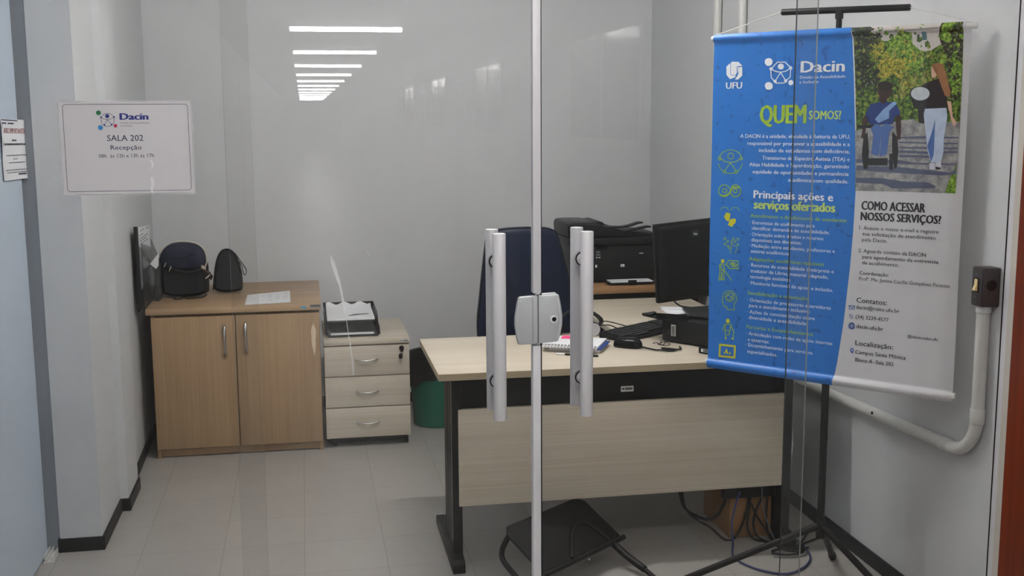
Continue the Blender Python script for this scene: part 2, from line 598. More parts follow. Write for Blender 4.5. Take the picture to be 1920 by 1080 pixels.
class Print:
    """Flat ink on a sheet: collects 2-D shapes (u, v) per ink, then lays them on the sheet with a mapping."""
    def __init__(s):
        s.V, s.F, s.I, s.names = [], [], [], []
    def ink(s, m):
        if m not in s.names:
            s.names.append(m)
        return s.names.index(m)
    def face_set(s, V, F, m, h=0):
        b = len(s.V)
        k = s.ink(m)
        s.V += [(x, y, h) for x, y in V]
        for f in F:
            s.F.append(tuple(b + i for i in f))
            s.I.append(k)
    def text(s, t, u0, u1, v, cap, weight, m, h=0):
        V, F = text_shape(t, 0)
        st = STRIKES[weight]
        xs = [p[0] for p in V]
        a, b = min(xs) + st[0], max(xs) + st[-1]
        ky = cap / cap_height(0)
        kx = (u1 - u0) / (b - a)
        for i, dx in enumerate(st):
            dy = .012 * (i % 2) if len(st) > 2 else 0
            s.face_set([(u0 + (x + dx - a) * kx, v - (y + dy) * ky) for x, y in V], F, m, h + i * .1)
    def poly(s, P, m, h=0, cuts=()):
        t = bmesh.new()
        vs = [t.verts.new((p[0], p[1], 0)) for p in P]
        f = t.faces.new(vs)
        bmesh.ops.triangulate(t, faces=[f])
        for c in cuts:
            bmesh.ops.bisect_plane(t, geom=list(t.verts) + list(t.edges) + list(t.faces), plane_co=(0, c, 0), plane_no=(0, 1, 0))
        t.verts.index_update()
        s.face_set([(v.co.x, v.co.y) for v in t.verts], [tuple(v.index for v in f.verts) for f in t.faces], m, h)
        t.free()
    def stroke(s, P, wd, m, h=0):
        for (ax, ay), (bx, by) in zip(P, P[1:]):
            dx, dy = bx - ax, by - ay
            L = math.hypot(dx, dy)
            if L < 1e-9:
                continue
            dx, dy = dx / L, dy / L
            e = wd * .3
            ax2, ay2, bx2, by2 = ax - dx * e, ay - dy * e, bx + dx * e, by + dy * e
            nx, ny = -dy * wd / 2, dx * wd / 2
            s.face_set([(ax2 + nx, ay2 + ny), (bx2 + nx, by2 + ny), (bx2 - nx, by2 - ny), (ax2 - nx, ay2 - ny)], [(0, 1, 2, 3)], m, h)
    def circle(s, u, v, r, m, h=0, n=18):
        s.poly([(u + r * math.cos(2 * math.pi * i / n), v + r * math.sin(2 * math.pi * i / n)) for i in range(n)], m, h)
    def build(s, name, mapping, parent=None):
        me = bpy.data.meshes.new(name)
        me.from_pydata([mapping(*p) for p in s.V], [], s.F)
        for n in s.names:
            me.materials.append(M[n])
        me.polygons.foreach_set('material_index', s.I)
        me.update()
        o = bpy.data.objects.new(name, me)
        COL.objects.link(o)
        if parent is not None:
            o.parent = parent
            o.matrix_parent_inverse = Matrix.Translation(-world_of(parent))
        return o
# ================================================================== THE SETTING
H_CEIL = 2.70
b = MB(); b.box(-1.4, 2.3, -62, 6.7, -.06, 0); struct(b.build('floor', M['floor'], smooth=0), 'grey vinyl tile floor')
b = MB(); b.box(-1.4, 2.3, -62, 6.7, H_CEIL, H_CEIL + .06); struct(b.build('ceiling', M['ceiling'], smooth=0))
b = MB(); b.box(-1.06, 2.14, 6.5, 6.62, 0, H_CEIL); struct(b.build('wall_back', M['wall'], smooth=0), 'plain pale grey back wall')
b = MB(); b.box(2.02, 2.14, -62, 6.5, 0, H_CEIL); struct(b.build('wall_right', M['wall'], smooth=0), 'plain pale grey wall behind the banner')
# end of a partition with a shallow pilaster, on the left of the room
part = [(-.97, 4.415), (-.815, 4.415), (-.815, 4.857), (-.781, 4.857), (-.781, 5.14), (-.812, 5.16), (-.835, 6.5), (-.97, 6.5)]
b = MB(); b.prism(part, 0, H_CEIL); struct(b.build('wall_left', M['wall'], smooth=0), 'grey partition end with a shallow pilaster')
sk = [(-.978, 4.407), (-.806, 4.407), (-.806, 4.849), (-.772, 4.849), (-.772, 5.148), (-.803, 5.168), (-.826, 6.5), (-.9, 6.5), (-.9, 4.5), (-.978, 4.5)]
b = MB(); b.prism(sk, 0, .054, bev=.002); struct(b.build('baseboard_left', M['black_rubber'], smooth=0), 'black skirting around the partition end')
b = MB(); b.box(-.83, 2.02, 6.488, 6.5, 0, .054, .002); struct(b.build('baseboard_back', M['black_rubber'], smooth=0))
b = MB(); b.box(2.008, 2.02, 3.02, 6.488, 0, .056, .002); struct(b.build('baseboard_right', M['black_rubber'], smooth=0), 'black skirting along the wall behind the banner')
# corridor side, left: wall, then a pale blue sliding panel whose edge stops short of the partition
b = MB(); b.prism([(-1.18, -62), (-1.0, -62), (-1.0, 2.95), (-1.031, 2.95), (-1.031, 5.3), (-1.18, 5.3)], 0, H_CEIL); struct(b.build('wall_corridor', M['wall_corridor'], smooth=0))
b = MB(); b.box(-1.031, -.97, 4.43, 4.5, 0, H_CEIL); struct(b.build('gap_filler', M['gap_shade_grey'], smooth=0), 'grey filler added for the shaded strip between the pale blue panel and the partition')  # added filler closing the gap, its grey stands in for shade
b = MB(); b.box(-1.029, -1.015, 3.0, 4.40, .012, 2.4, .001); struct(b.build('door_3', M['blue_panel'], smooth=0), 'pale blue sliding door panel')
b = MB(); b.box(-1.4, 2.3, -62.1, -62, 0, H_CEIL); struct(b.build('wall_far', M['wall_corridor'], smooth=0))
# right side towards the corridor: aluminium channel, cream jamb, reddish door
b = MB(); b.box(2.012, 2.02, 2.952, 2.980, 0, 2.5, .001); b.box(2.0095, 2.02, 2.980, 2.982, 0, 2.5, mi=1); struct(b.build('trim_1', [M['alu'], M['black_matt']], smooth=0), 'aluminium strip up the wall beside the reddish door')
b = MB(); b.box(2.008, 2.02, 2.918, 2.952, 0, 2.3, .002); struct(b.build('trim_2', M['beige_paint'], smooth=0), 'cream door jamb')
b = MB(); b.box(2.004, 2.02, 2.06, 2.918, .01, 2.15, .002); struct(b.build('door_4', M['red_wood'], smooth=0), 'reddish brown wooden door')
# doors along the corridor behind the photographer, seen only as reflections in the glass
dn = 5
for y in (-4.6, -9.2, -13.9, -18.5, -27.8):
    for side in (0, 1):
        x0, x1 = (-1.0, -.985) if side == 0 else (2.005, 2.02)
        xi = -.985 if side == 0 else 2.005
        b = MB(); b.box(x0, x1, y - .42, y + .42, .01, 2.1, .002)
        dd = struct(b.build('door_%d' % dn, M['door_grey'], smooth=0)); dn += 1
        b = MB()
        b.box(x0 - .004, x1 + .004, y - .48, y - .42, 0, 2.2); b.box(x0 - .004, x1 + .004, y + .42, y + .48, 0, 2.2)
        b.box(x0 - .004, x1 + .004, y - .42, y + .42, 2.1, 2.2)
        b.build('door_frame', M['beige_paint'], dd, smooth=0)
        b = MB(); sx = 1 if side == 0 else -1
        b.cyl((xi, y + .36, 1.02), (xi + sx * .05, y + .36, 1.02), .01); b.cyl((xi + sx * .045, y + .36, 1.02), (xi + sx * .045, y + .25, 1.02), .009)
        b.build('door_handle', M['chrome'], dd)
for y in (-2.0, -6.9, -11.5, -16.2):
    b = MB(); b.box(2.008, 2.02, y - .9, y + .9, 1.5, 2.2); o = struct(b.build('window_%d' % (10 + int(-y)), M['win_dark'], smooth=0))
    b = MB(); b.box(2.0, 2.02, y - .95, y + .95, 1.45, 1.5); b.box(2.0, 2.02, y - .95, y + .95, 2.2, 2.25); b.box(2.0, 2.02, y - .95, y - .9, 1.5, 2.2); b.box(2.0, 2.02, y + .9, y + .95, 1.5, 2.2); b.box(2.0, 2.02, y - .02, y + .02, 1.5, 2.2)
    b.build('window_frame', M['beige_paint'], o, smooth=0)

# ------------------------------------------------------------------ glass front: two fixed panes, two sliding leaves
def pane(name, x0, x1, y0, y1, label):
    g = MB()
    t = bmesh.new(); bmesh.ops.create_cube(t, size=1)
    for v in t.verts:
        v.co = Vector(((x0 + x1) / 2 + v.co.x * (x1 - x0), (y0 + y1) / 2 + v.co.y * (y1 - y0), 1.265 + v.co.z * 2.5))
    for f in t.faces:
        f.normal_update()
        f.material_index = 0 if abs(f.normal.y) > .5 else (1 if f.normal.x > .5 else 2)  # right-facing edges get the lit tone, the others the shaded tone
    g.add(t, keep=True)
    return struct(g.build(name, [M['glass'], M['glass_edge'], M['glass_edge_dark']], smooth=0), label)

PX = (2.75, 2.758)
DX = (2.786, 2.794)
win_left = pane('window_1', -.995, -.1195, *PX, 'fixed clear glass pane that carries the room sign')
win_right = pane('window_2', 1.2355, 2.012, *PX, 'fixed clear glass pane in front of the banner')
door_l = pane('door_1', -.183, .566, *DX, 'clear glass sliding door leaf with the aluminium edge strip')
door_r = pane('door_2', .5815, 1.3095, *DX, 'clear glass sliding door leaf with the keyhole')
b = MB()
for (x0, x1), z0, z1 in (((.5595, .5815), 1.208, 2.515), ((.5585, .5805), .02, 1.073)):
    b.box(x0, x1 - .0015, 2.776, 2.804, z0, z1, .0015)
b.build('edge_profile', M['alu'], door_l)
b = MB(); b.box(.5815, .5825, 2.780, 2.800, .02, 2.515); b.build('edge_seal', M['black_rubber'], door_r, smooth=0)

def pull(door, x):
    for y, nm in ((2.735, 'pull_handle'), (2.845, 'pull_handle')):
        h = MB()
        h.cyl((x, y, .895), (x, y, 1.367), .0165, 28, bev=.0015)
        h.build(nm, M['alu'], door)
    for z in (1.292, .984):
        h = MB()
        h.cyl((x, 2.745, z), (x, 2.7825, z), .0115, 20)
        h.lathe([(.0115, 0), (.0150, 0), (.0150, .005), (.013, .007), (.0115, .007)], 24, 0, T(x, 2.7825, z) @ RX(R(90)))
        o = h.build('handle_standoff', M['alu'], door)
        g = MB(); g.lathe([(.0095, 0), (.0180, 0), (.0180, .0022), (.0095, .0022)], 24, 0, T(x, 2.7848, z) @ RX(R(90))); g.build('gasket', M['black_rubber'], o)
        h = MB()
        h.cyl((x, 2.7955, z), (x, 2.835, z), .0115, 20)
        h.lathe([(.0115, 0), (.0195, 0), (.0195, .006), (.016, .009), (.0115, .009)], 24, 0, T(x, 2.7953, z) @ RX(-R(90)))
        h.build('handle_standoff', M['alu'], door)
pull(door_l, .4655)
pull(door_r, .6885)

# lock: two bulging halves that meet over the gap
XZ = frame((0, 0, 0), (1, 0, 0), (0, 0, 1), (0, -1, 0))       # local XY -> world XZ, local Z -> towards the viewer
lh = [(.570, 1.0795), (.570, 1.2025), (.5220, 1.2000), (.5180, 1.187), (.5115, 1.150), (.5110, 1.128), (.5155, 1.095), (.5205, 1.0785)]
rh = [(.5715, 1.0795), (.6215, 1.0835), (.6285, 1.100), (.6335, 1.128), (.6335, 1.152), (.6290, 1.182), (.6240, 1.2045), (.5715, 1.2025)]
b = MB(); b.prism(lh, -2.7845, -2.768, .0025, X=XZ); b.box(.556, .557, 2.7672, 2.769, 1.083, 1.199, mi=1)
b.prism([(x + (.0075 if x < .55 else 0), z - (.004 if z > 1.15 else -.002)) for x, z in lh], -2.812, -2.7955, .0025, X=XZ)
lk = b.build('lock_case', [M['alu_lock'], M['alu_dark']], door_l)
b = MB(); b.box(.5215, .5265, 2.7665, 2.7685, 1.188, 1.1905, .0005); b.build('lock_rib', M['alu'], lk)
b = MB(); b.prism(rh, -2.7845, -2.768, .0025, X=XZ); b.prism(rh, -2.812, -2.7955, .0025, X=XZ)
rk = b.build('lock_case', M['alu_lock'], door_r)
b = MB(); b.tube([(.6190, 2.7675, 1.196), (.6225, 2.7665, 1.180), (.6265, 2.7655, 1.150), (.6265, 2.7655, 1.130), (.6235, 2.7665, 1.105), (.6190, 2.7675, 1.090)], .0022, 8, smooth=4); b.build('lock_rib', M['alu'], rk)
b = MB(); b.lathe([(0, .004), (.0085, .004), (.0105, .003), (.0112, 0)], 24, 0, T(.6105, 2.7678, 1.141) @ RX(R(90)))
cy = b.build('lock_cylinder', M['alu'], rk)
b = MB(); b.lathe([(0, .0052), (.0052, .0052), (.006, .0038)], 20, 0, T(.6110, 2.7678, 1.1422) @ RX(R(90))); b.build('keyhole', M['black'], cy)

# scraps of old tape left on the glass
def streak(pts, wd, y, door, m='residue'):
    g = MB(); P = [Vector((x, 0, z)) for x, z in pts]; P = catmull(P, 5); n = len(P)
    t = bmesh.new(); rows = []
    for i, p in enumerate(P):
        d = (P[min(i + 1, n - 1)] - P[max(i - 1, 0)]).normalized(); q = Vector((-d.z, 0, d.x))
        f = i / (n - 1) * (len(wd) - 1); k = min(int(f), len(wd) - 2); ww = wd[k] + (wd[k + 1] - wd[k]) * (f - k)
        ww *= random.uniform(.82, 1.18)
        rows.append([t.verts.new((p.x + q.x * ww * s, yy, p.z + q.z * ww * s)) for s, yy in ((-.5, y), (.5, y), (.5, y - .0002), (-.5, y - .0002))])
    for A, B in zip(rows, rows[1:]):
        for k in range(4):
            t.faces.new((A[k], A[(k + 1) % 4], B[(k + 1) % 4], B[k]))
    bmesh.ops.recalc_face_normals(t, faces=list(t.faces))
    g.add(t)
    return g.build('tape_residue', M[m], door, smooth=0)
streak([(.057, 1.318), (.062, 1.297), (.069, 1.272), (.078, 1.240), (.083, 1.208), (.086, 1.185)], [.0015, .0105, .0100, .0055, .0045, .0036], 2.7847, door_l)
streak([(.086, 1.183), (.090, 1.160), (.0935, 1.13), (.0985, 1.09), (.103, 1.05), (.104, 1.015)], [.0012, .0016, .0014, .0024, .0035, .004], 2.7847, door_l, 'residue_faint')
streak([(.145, 1.335), (.149, 1.322), (.146, 1.312)], [.001, .004, .001], 2.7847, door_l, 'residue_faint')
streak([(-.351, 1.556), (-.345, 1.547), (-.348, 1.535)], [.002, .006, .002], 2.7473, win_left, 'residue_solid')
streak([(-.349, 1.517), (-.347, 1.503), (-.35, 1.490), (-.349, 1.478)], [.006, .009, .006, .001], 2.7473, win_left, 'residue_solid')
streak([(1.2760, .80), (1.2755, .765), (1.274, .73)], [.0005, .0015, .0005], 2.7847, door_r)

# ------------------------------------------------------------------ ceiling lamps
def lamp(y, label, group, m='tube', x0=-.11, x1=1.15):
    t = thing('ceiling_light', label, 'ceiling light', ((x0 + x1) / 2, y, H_CEIL), group)
    b = MB(); b.box(x0 - .02, x1 + .02, y - .05, y + .05, H_CEIL - .03, H_CEIL, .003); b.build('housing', M['lamp_white'], t)
    b = MB(); b.cyl((x0, y, H_CEIL - .058), (x1, y, H_CEIL - .058), .024, 18); b.build('tube', M[m], t)
    for x, s in ((x0, -1), (x1, 1)):
        b = MB(); b.box(min(x, x + s * .02), max(x, x + s * .02), y - .028, y + .028, H_CEIL - .085, H_CEIL - .028, .003)
        b.build('end_cap', M['lamp_white'], t)
    return t
lamp(4.02, 'white tube ceiling light over the reception desk inside the glass', None, 'tube_room', .0, 1.15)
first = lamp(-7.72, 'bright white tube ceiling light of the corridor, mirrored in the glass door', 'corridor tube lights mirrored in the glass')
first['label'] = 'largest and highest of the white tube lights mirrored in the glass door'
names = ['second white tube light from the top of the mirrored row', 'third white tube light from the top of the mirrored row', 'fourth white tube light from the top of the mirrored row', 'fifth white tube light from the top of the mirrored row',
         'sixth white tube light from the top of the mirrored row', 'seventh white tube light from the top of the mirrored row', 'eighth white tube light from the top of the mirrored row']
def copy_thing(root, loc, label):
    r = root.copy(); COL.objects.link(r); r.location = loc; r['label'] = label
    for ch in root.children:
        c = ch.copy(); COL.objects.link(c); c.parent = r; c.matrix_parent_inverse = ch.matrix_parent_inverse.copy()
    return r
for i in range(1, 12):
    copy_thing(first, (.52, -7.72 - 4.63 * i, H_CEIL), names[i - 1] if i < 8 else 'small white tube light in the tapering end of the mirrored row')
copy_thing(first, (.52, -3.05, H_CEIL), 'white tube ceiling light of the corridor behind the photographer')
copy_thing(first, (.52, 1.3, H_CEIL), 'white tube ceiling light just outside the glass doors')

# ================================================================== ROOM SIGN ON THE LEFT PANE
t = thing('door_sign', 'laminated white room sign reading SALA 202 on the glass front', 'sign', (-.40, 2.7485, 1.584))
b = MB(); b.prism(round_rect(-.5475, -.2515, 1.4765, 1.692, .006), -2.7498, -2.7492, X=XZ); b.build('laminate_pouch', M['pouch'], t, smooth=0)
b = MB(); b.prism(round_rect(-.5445, -.2545, 1.4795, 1.689, .002), -2.7492, -2.7482, X=XZ); b.build('paper', M['laminate'], t, smooth=0)
SIGN_FRONT = 2.7480
sp = Print()
# the sign is drawn in millimetres from its upper left corner (u right, v down)
def smap(u, v, h): return (-.5445 + u / 1000, SIGN_FRONT - h * .0002, 1.689 - v / 1000)
rr = round_rect(8.5, 283.5, 5.5, 203.5, 7); sp.stroke(rr + [rr[0]], 1.1, 'ink_dblue')
sp.circle(86, 24.5, 5.4, 'ink_green'); sp.circle(88.5, 58.0, 5.6, 'ink_sky'); sp.circle(121.5, 54.0, 4.0, 'ink_red'); sp.circle(104.6, 32.0, 4.6, 'ink_navy')
oc = [(91, 34.5), (99, 26.2), (111.5, 26.2), (119.6, 34), (119.0, 45.2), (114, 51.6), (109.5, 54.7), (98.0, 54.7), (91.8, 48), (90.6, 35)]
sp.stroke(oc, .9, 'ink_dblue', 1); sp.stroke([(91, 34.5), (97, 38.5), (105, 40), (112.5, 38.3), (119.6, 34)], .9, 'ink_dblue', 1); sp.stroke([(97.5, 51.8), (105, 40), (113.3, 51.6)], .9, 'ink_dblue', 1)
for q in ((91, 34.8), (119.6, 34.2), (97.5, 51.8), (113.3, 51.6)): sp.circle(*q, 2.0, 'ink_navy', 2)
sp.text('Dacin', 131.5, 195.5, 40.5, 14.6, 'X', 'ink_navy')
sp.text('Divisão de Acessibilidade', 132.5, 197, 49.3, 3.5, 'L', 'ink_thin'); sp.text('e Inclusão', 132.5, 159, 56, 3.5, 'L', 'ink_thin')
sp.text('SALA 202', 101.5, 181.5, 88.5, 13.2, 'N', 'ink_dblue'); sp.text('Recepção', 108, 176.5, 108.5, 10.2, 'N', 'ink_dblue'); sp.text('08h  às 12h e 13h às 17h', 81, 203.5, 126.5, 8.2, 'L', 'ink_dblue')
sp.build('lettering', smap, t)

# notice on the pale blue sliding panel, its right edge overhanging the panel's edge and curling
t = thing('notice_sheet', 'white paper notice headed AVISO IMPORTANTE, taped to the pale blue panel', 'notice', (-1.0, 4.27, 1.54))
def nmap(u, v, h):
    y = 4.135 + u * .315
    curl = .006 + .012 * max(0, (u - .6) / .4) ** 2 + .002 * math.sin(v * 6) * (1 - u) ** 2
    return (-1.0145 + curl + h * .0008, y, 1.655 - v * .212 - .006 * u)
me = bpy.data.meshes.new('sheet'); V = []; F = []
for side in (0, 1):
    for i in range(13):
        for j in range(13):
            x, y, z = nmap(i / 12, j / 12, 0); V.append((x - .0006 * side, y, z))
for i in range(12):
    for j in range(12):
        a = i * 13 + j
        F.append((a, a + 1, a + 14, a + 13)); F.append((a + 169, a + 182, a + 183, a + 170))
for k in range(12):
    for a, c in ((k, k + 1), (156 + k + 1, 156 + k), ((k + 1) * 13, k * 13), (k * 13 + 12, (k + 1) * 13 + 12)):
        F.append((a, c, c + 169, a + 169))
me.from_pydata(V, [], F); me.materials.append(M['paper']); me.update()
o = bpy.data.objects.new('sheet', me); COL.objects.link(o); o.parent = t; o.matrix_parent_inverse = Matrix.Translation(-t.location)
npn = Print()
def npoly(u0, u1, v0, v1, m): npn.poly([(u0, v0), (u1, v0), (u1, v1), (u0, v1)], m, 1)
npoly(.02, .72, .012, .03, 'ink_dblue'); npoly(.03, .22, .06, .085, 'ink_dblue'); npoly(.28, .55, .06, .085, 'ink_dblue')
npoly(.62, .9, .90, .925, 'ink_dblue'); npoly(.93, 1.0, .90, .925, 'ink_dblue'); npoly(.03, .045, .06, .45, 'ink_dblue'); npoly(.985, .997, .2, .9, 'ink_dblue')
npn.text('AVISO IMPORTANTE', .07, .93, .235, .085, 'N', 'ink_dred', 1)
def greek(u0, u1, v, hgt, m):
    # print too small to read: a broken line of letter-sized dashes
    u = u0
    while u < u1:
        e = min(u1, u + random.uniform(.02, .05)); npoly(u, e, v - hgt, v, m); u = e + .012
greek(.42, .62, .365, .03, 'ink_k'); greek(.07, .96, .43, .032, 'ink_k'); greek(.16, .95, .605, .016, 'ink_thin'); greek(.44, .62, .665, .016, 'ink_thin'); greek(.25, .88, .725, .016, 'ink_thin'); greek(.1, .95, .845, .014, 'ink_thin'); greek(.14, .93, .885, .014, 'ink_thin')
npn.build('lettering', nmap, t)

# ================================================================== BANNER AND ITS STAND
BL = Vector((1.392, 3.763, 1.9235)); BD = Vector((.66903, -.74324, 0)); BN = Vector((-.74324, -.66903, 0))
BW, BH = .846, 1.160
def bulge(v):
    # sleeves round the two rods, a slight slack between them
    if v > 1.126: return .011 * math.sin(math.pi * min(1, (v - 1.126) / .034))
    if v < .030: return .010 * math.sin(math.pi * max(0, v / .030))
    return .004 * math.sin(math.pi * (v - .03) / 1.096) + .0012 * math.sin(v * 11)
def bpos(u, v, h=0):
    # u, v in metres from the upper left corner of the fabric
    curl = -.010 * max(0, (u - .83) / .016) ** 2
    return BL + BD * u - Vector((0, 0, v)) + BN * (bulge(v) + curl + .0008 + h * .00022)
def bmap(u, v, h): return bpos(u / 1000, v / 1000, h + 1)
BOUND = [(0, 482), (164, 496), (382, 510), (517, 516), (640, 514), (760, 508), (937, 493), (1082, 475), (1161, 461)]
def bound(v):
    v *= 1000
    for (a, ua), (c, uc) in zip(BOUND, BOUND[1:]):
        if v <= c: return (ua + (uc - ua) * (v - a) / (c - a)) / 1000
    return .461
bn = thing('banner', 'blue and white hanging banner headed QUEM SOMOS with a park photo', 'banner', (BL + BD * .423 - Vector((0, 0, BH))), None)
rows = sorted(set([i * BH / 58 for i in range(59)] + [.004, .009, .014, .019, .024, .03, 1.126, 1.128, 1.131, 1.135, 1.139, 1.145, 1.15, 1.155]))
V, F, MI = [], [], []
NL, NR = 10, 14
for back in (0, 1):
    for v in rows:
        ub = bound(v)
        for i in range(NL + NR + 1):
            u = ub * i / NL if i <= NL else ub + (BW - ub) * (i - NL) / NR
            V.append(tuple(bpos(u, v) - BN * (.0010 * back)))
NC = NL + NR + 1; N0 = len(rows) * NC
for j in range(len(rows) - 1):
    for i in range(NC - 1):
        a = j * NC + i
        F.append((a, a + NC, a + NC + 1, a + 1)); MI.append(0 if i < NL else 1)
        F.append((a + N0, a + N0 + 1, a + N0 + NC + 1, a + N0 + NC)); MI.append(1)
for j in range(len(rows) - 1):
    for i, fl in ((0, 0), (NC - 1, 1)):
        a = j * NC + i; q = (a, a + N0, a + N0 + NC, a + NC)
        F.append(q if not fl else q[::-1]); MI.append(0 if not fl else 1)
me = bpy.data.meshes.new('fabric'); me.from_pydata(V, [], F); me.materials.append(M['banner_blue']); me.materials.append(M['banner_white'])
me.polygons.foreach_set('material_index', MI); me.polygons.foreach_set('use_smooth', [True] * len(F)); me.update()
me.set_sharp_from_angle(angle=R(50))
o = bpy.data.objects.new('fabric', me); COL.objects.link(o); o.parent = bn; o.matrix_parent_inverse = Matrix.Translation(-bn.location)
for v, e0, e1 in ((.014, -.012, .862), (1.139, -.012, .856)):
    c0 = BL + BD * e0 - Vector((0, 0, v)) - BN * .004; c1 = BL + BD * e1 - Vector((0, 0, v)) - BN * .004
    b = MB(); b.cyl(c0, c1, .0092, 20, bev=.002); b.build('hanging_rod', M['white_plastic'], bn)
TEXTS = [
("UFU",49,110,183,20.9,"B","w"),
("Dacin",316,465,136,35.5,"B","w"),
("Divisão de Acessibilidade",315,468,156,9.3,"N","w"),
("e Inclusão",314,379,171,9.4,"N","w"),
("QUEM",176,342,300,59.3,"X","g"),
("SOMOS?",350,459,287,27.3,"B","p"),
("A DACIN é a unidade, vinculada à Reitoria da UFU,",107,491,348,12.2,"M","w"),
("responsável por promover a acessibilidade e a",134,491,372,12.2,"M","w"),
("inclusão de estudantes com deficiência,",177,492,395,12.2,"M","w"),
("Transtorno do Espectro Autista (TEA) e",190,492,420,12.2,"M","w"),
("Altas Habilidade e Superdotação, garantindo",143,491,443,12.2,"M","w"),
("equidade de oportunidades e permanência",156,491,467,12.3,"M","w"),
("acadêmica com qualidade.",285,491,491,12.2,"M","w"),
("Principais ações e",162,443,550,25.6,"B","w"),
("serviços ofertados",164,452,586,30.1,"X","p"),
("Atendimento e Acolhimento de estudantes",153,491,616,12.0,"M","g"),
("· Entrevistas de acolhimento para",152,384,639,11.6,"N","w"),
("identificar demandas de acessibilidade;",160,435,658,11.6,"N","w"),
("· Orientação sobre direitos e recursos",152,415,679,11.6,"N","w"),
("disponíveis aos discentes;",159,340,698,11.7,"N","w"),
("· Mediação entre estudantes, professores e",152,455,718,11.6,"N","w"),
("setores acadêmicos.",158,300,737,11.8,"N","w"),
("Adaptações acadêmicas razoáveis",152,420,764,12.2,"M","g"),
("· Recursos de acessibilidade (intérprete e",151,454,785,11.7,"N","w"),
("tradutor de Libras, material adaptado,",158,436,805,11.7,"N","w"),
("tecnologia assistiva)",157,303,825,11.9,"N","w"),
("· Monitoria funcional de apoio e inclusão.",150,454,847,11.7,"N","w"),
("Sensibilização e orientação",149,368,883,12.4,"M","g"),
("· Orientação de professores e servidores",149,448,907,11.8,"N","w"),
("para o atendimento inclusivo;",155,376,926,11.9,"N","w"),
("· Ações de conscientização sobre",149,393,948,11.9,"N","w"),
("diversidade e acessibilidade.",155,368,968,11.9,"N","w"),
("Parcerias e Encaminhamentos",147,389,1002,12.5,"M","g"),
("· Articulação com redes de apoio internas",147,457,1025,11.9,"N","w"),
("e externas;",153,232,1046,12.1,"N","w"),
("· Encaminhamento para serviços",145,389,1065,12.0,"N","w"),
("especializados.",152,264,1088,12.1,"N","w"),
("COMO ACESSAR",537,739,573,27.6,"X","k"),
("NOSSOS SERVIÇOS?",536,789,606,25.1,"X","k"),
("1. Acesse o nosso e-mail e registre",533,783,636,11.4,"N","k"),
("sua solicitação de atendimento",545,776,655,11.4,"N","k"),
("pela Dacin.",544,626,674,11.6,"N","k"),
("2. Aguarde contato da DACIN",534,748,710,11.5,"N","k"),
("para agendamento da entrevista",547,787,729,11.5,"N","k"),
("de acolhimento.",547,666,748,11.6,"N","k"),
("Coordenação:",540,635,782,11.7,"M","k"),
("Profª. Me. Janine Cecília Gonçalves Peixoto",539,824,801,11.5,"L","k"),
("Contatos:",533,633,874,16.4,"M","k"),
("dacin@reito.ufu.br",532,674,895,12.1,"M","k"),
("(34) 3239-4577",532,640,927,12.2,"M","k"),
("dacin.ufu.br",535,624,958,12.2,"M","k"),
("@dacin.reito.ufu",702,796,971,9.3,"M","k"),
("Localização:",534,658,1015,15.7,"M","k"),
("Campus Santa Mônica",535,699,1043,12.2,"M","k"),
("Bloco A -Sala 202",536,662,1069,12.3,"M","k"),
]
bp = Print()
for s_, u0, u1, v, cap, wt, ink in TEXTS:
    bp.text(s_, u0, u1, v, cap, wt, 'ink_' + ink, 3)
bp.build('lettering', bmap, bn)
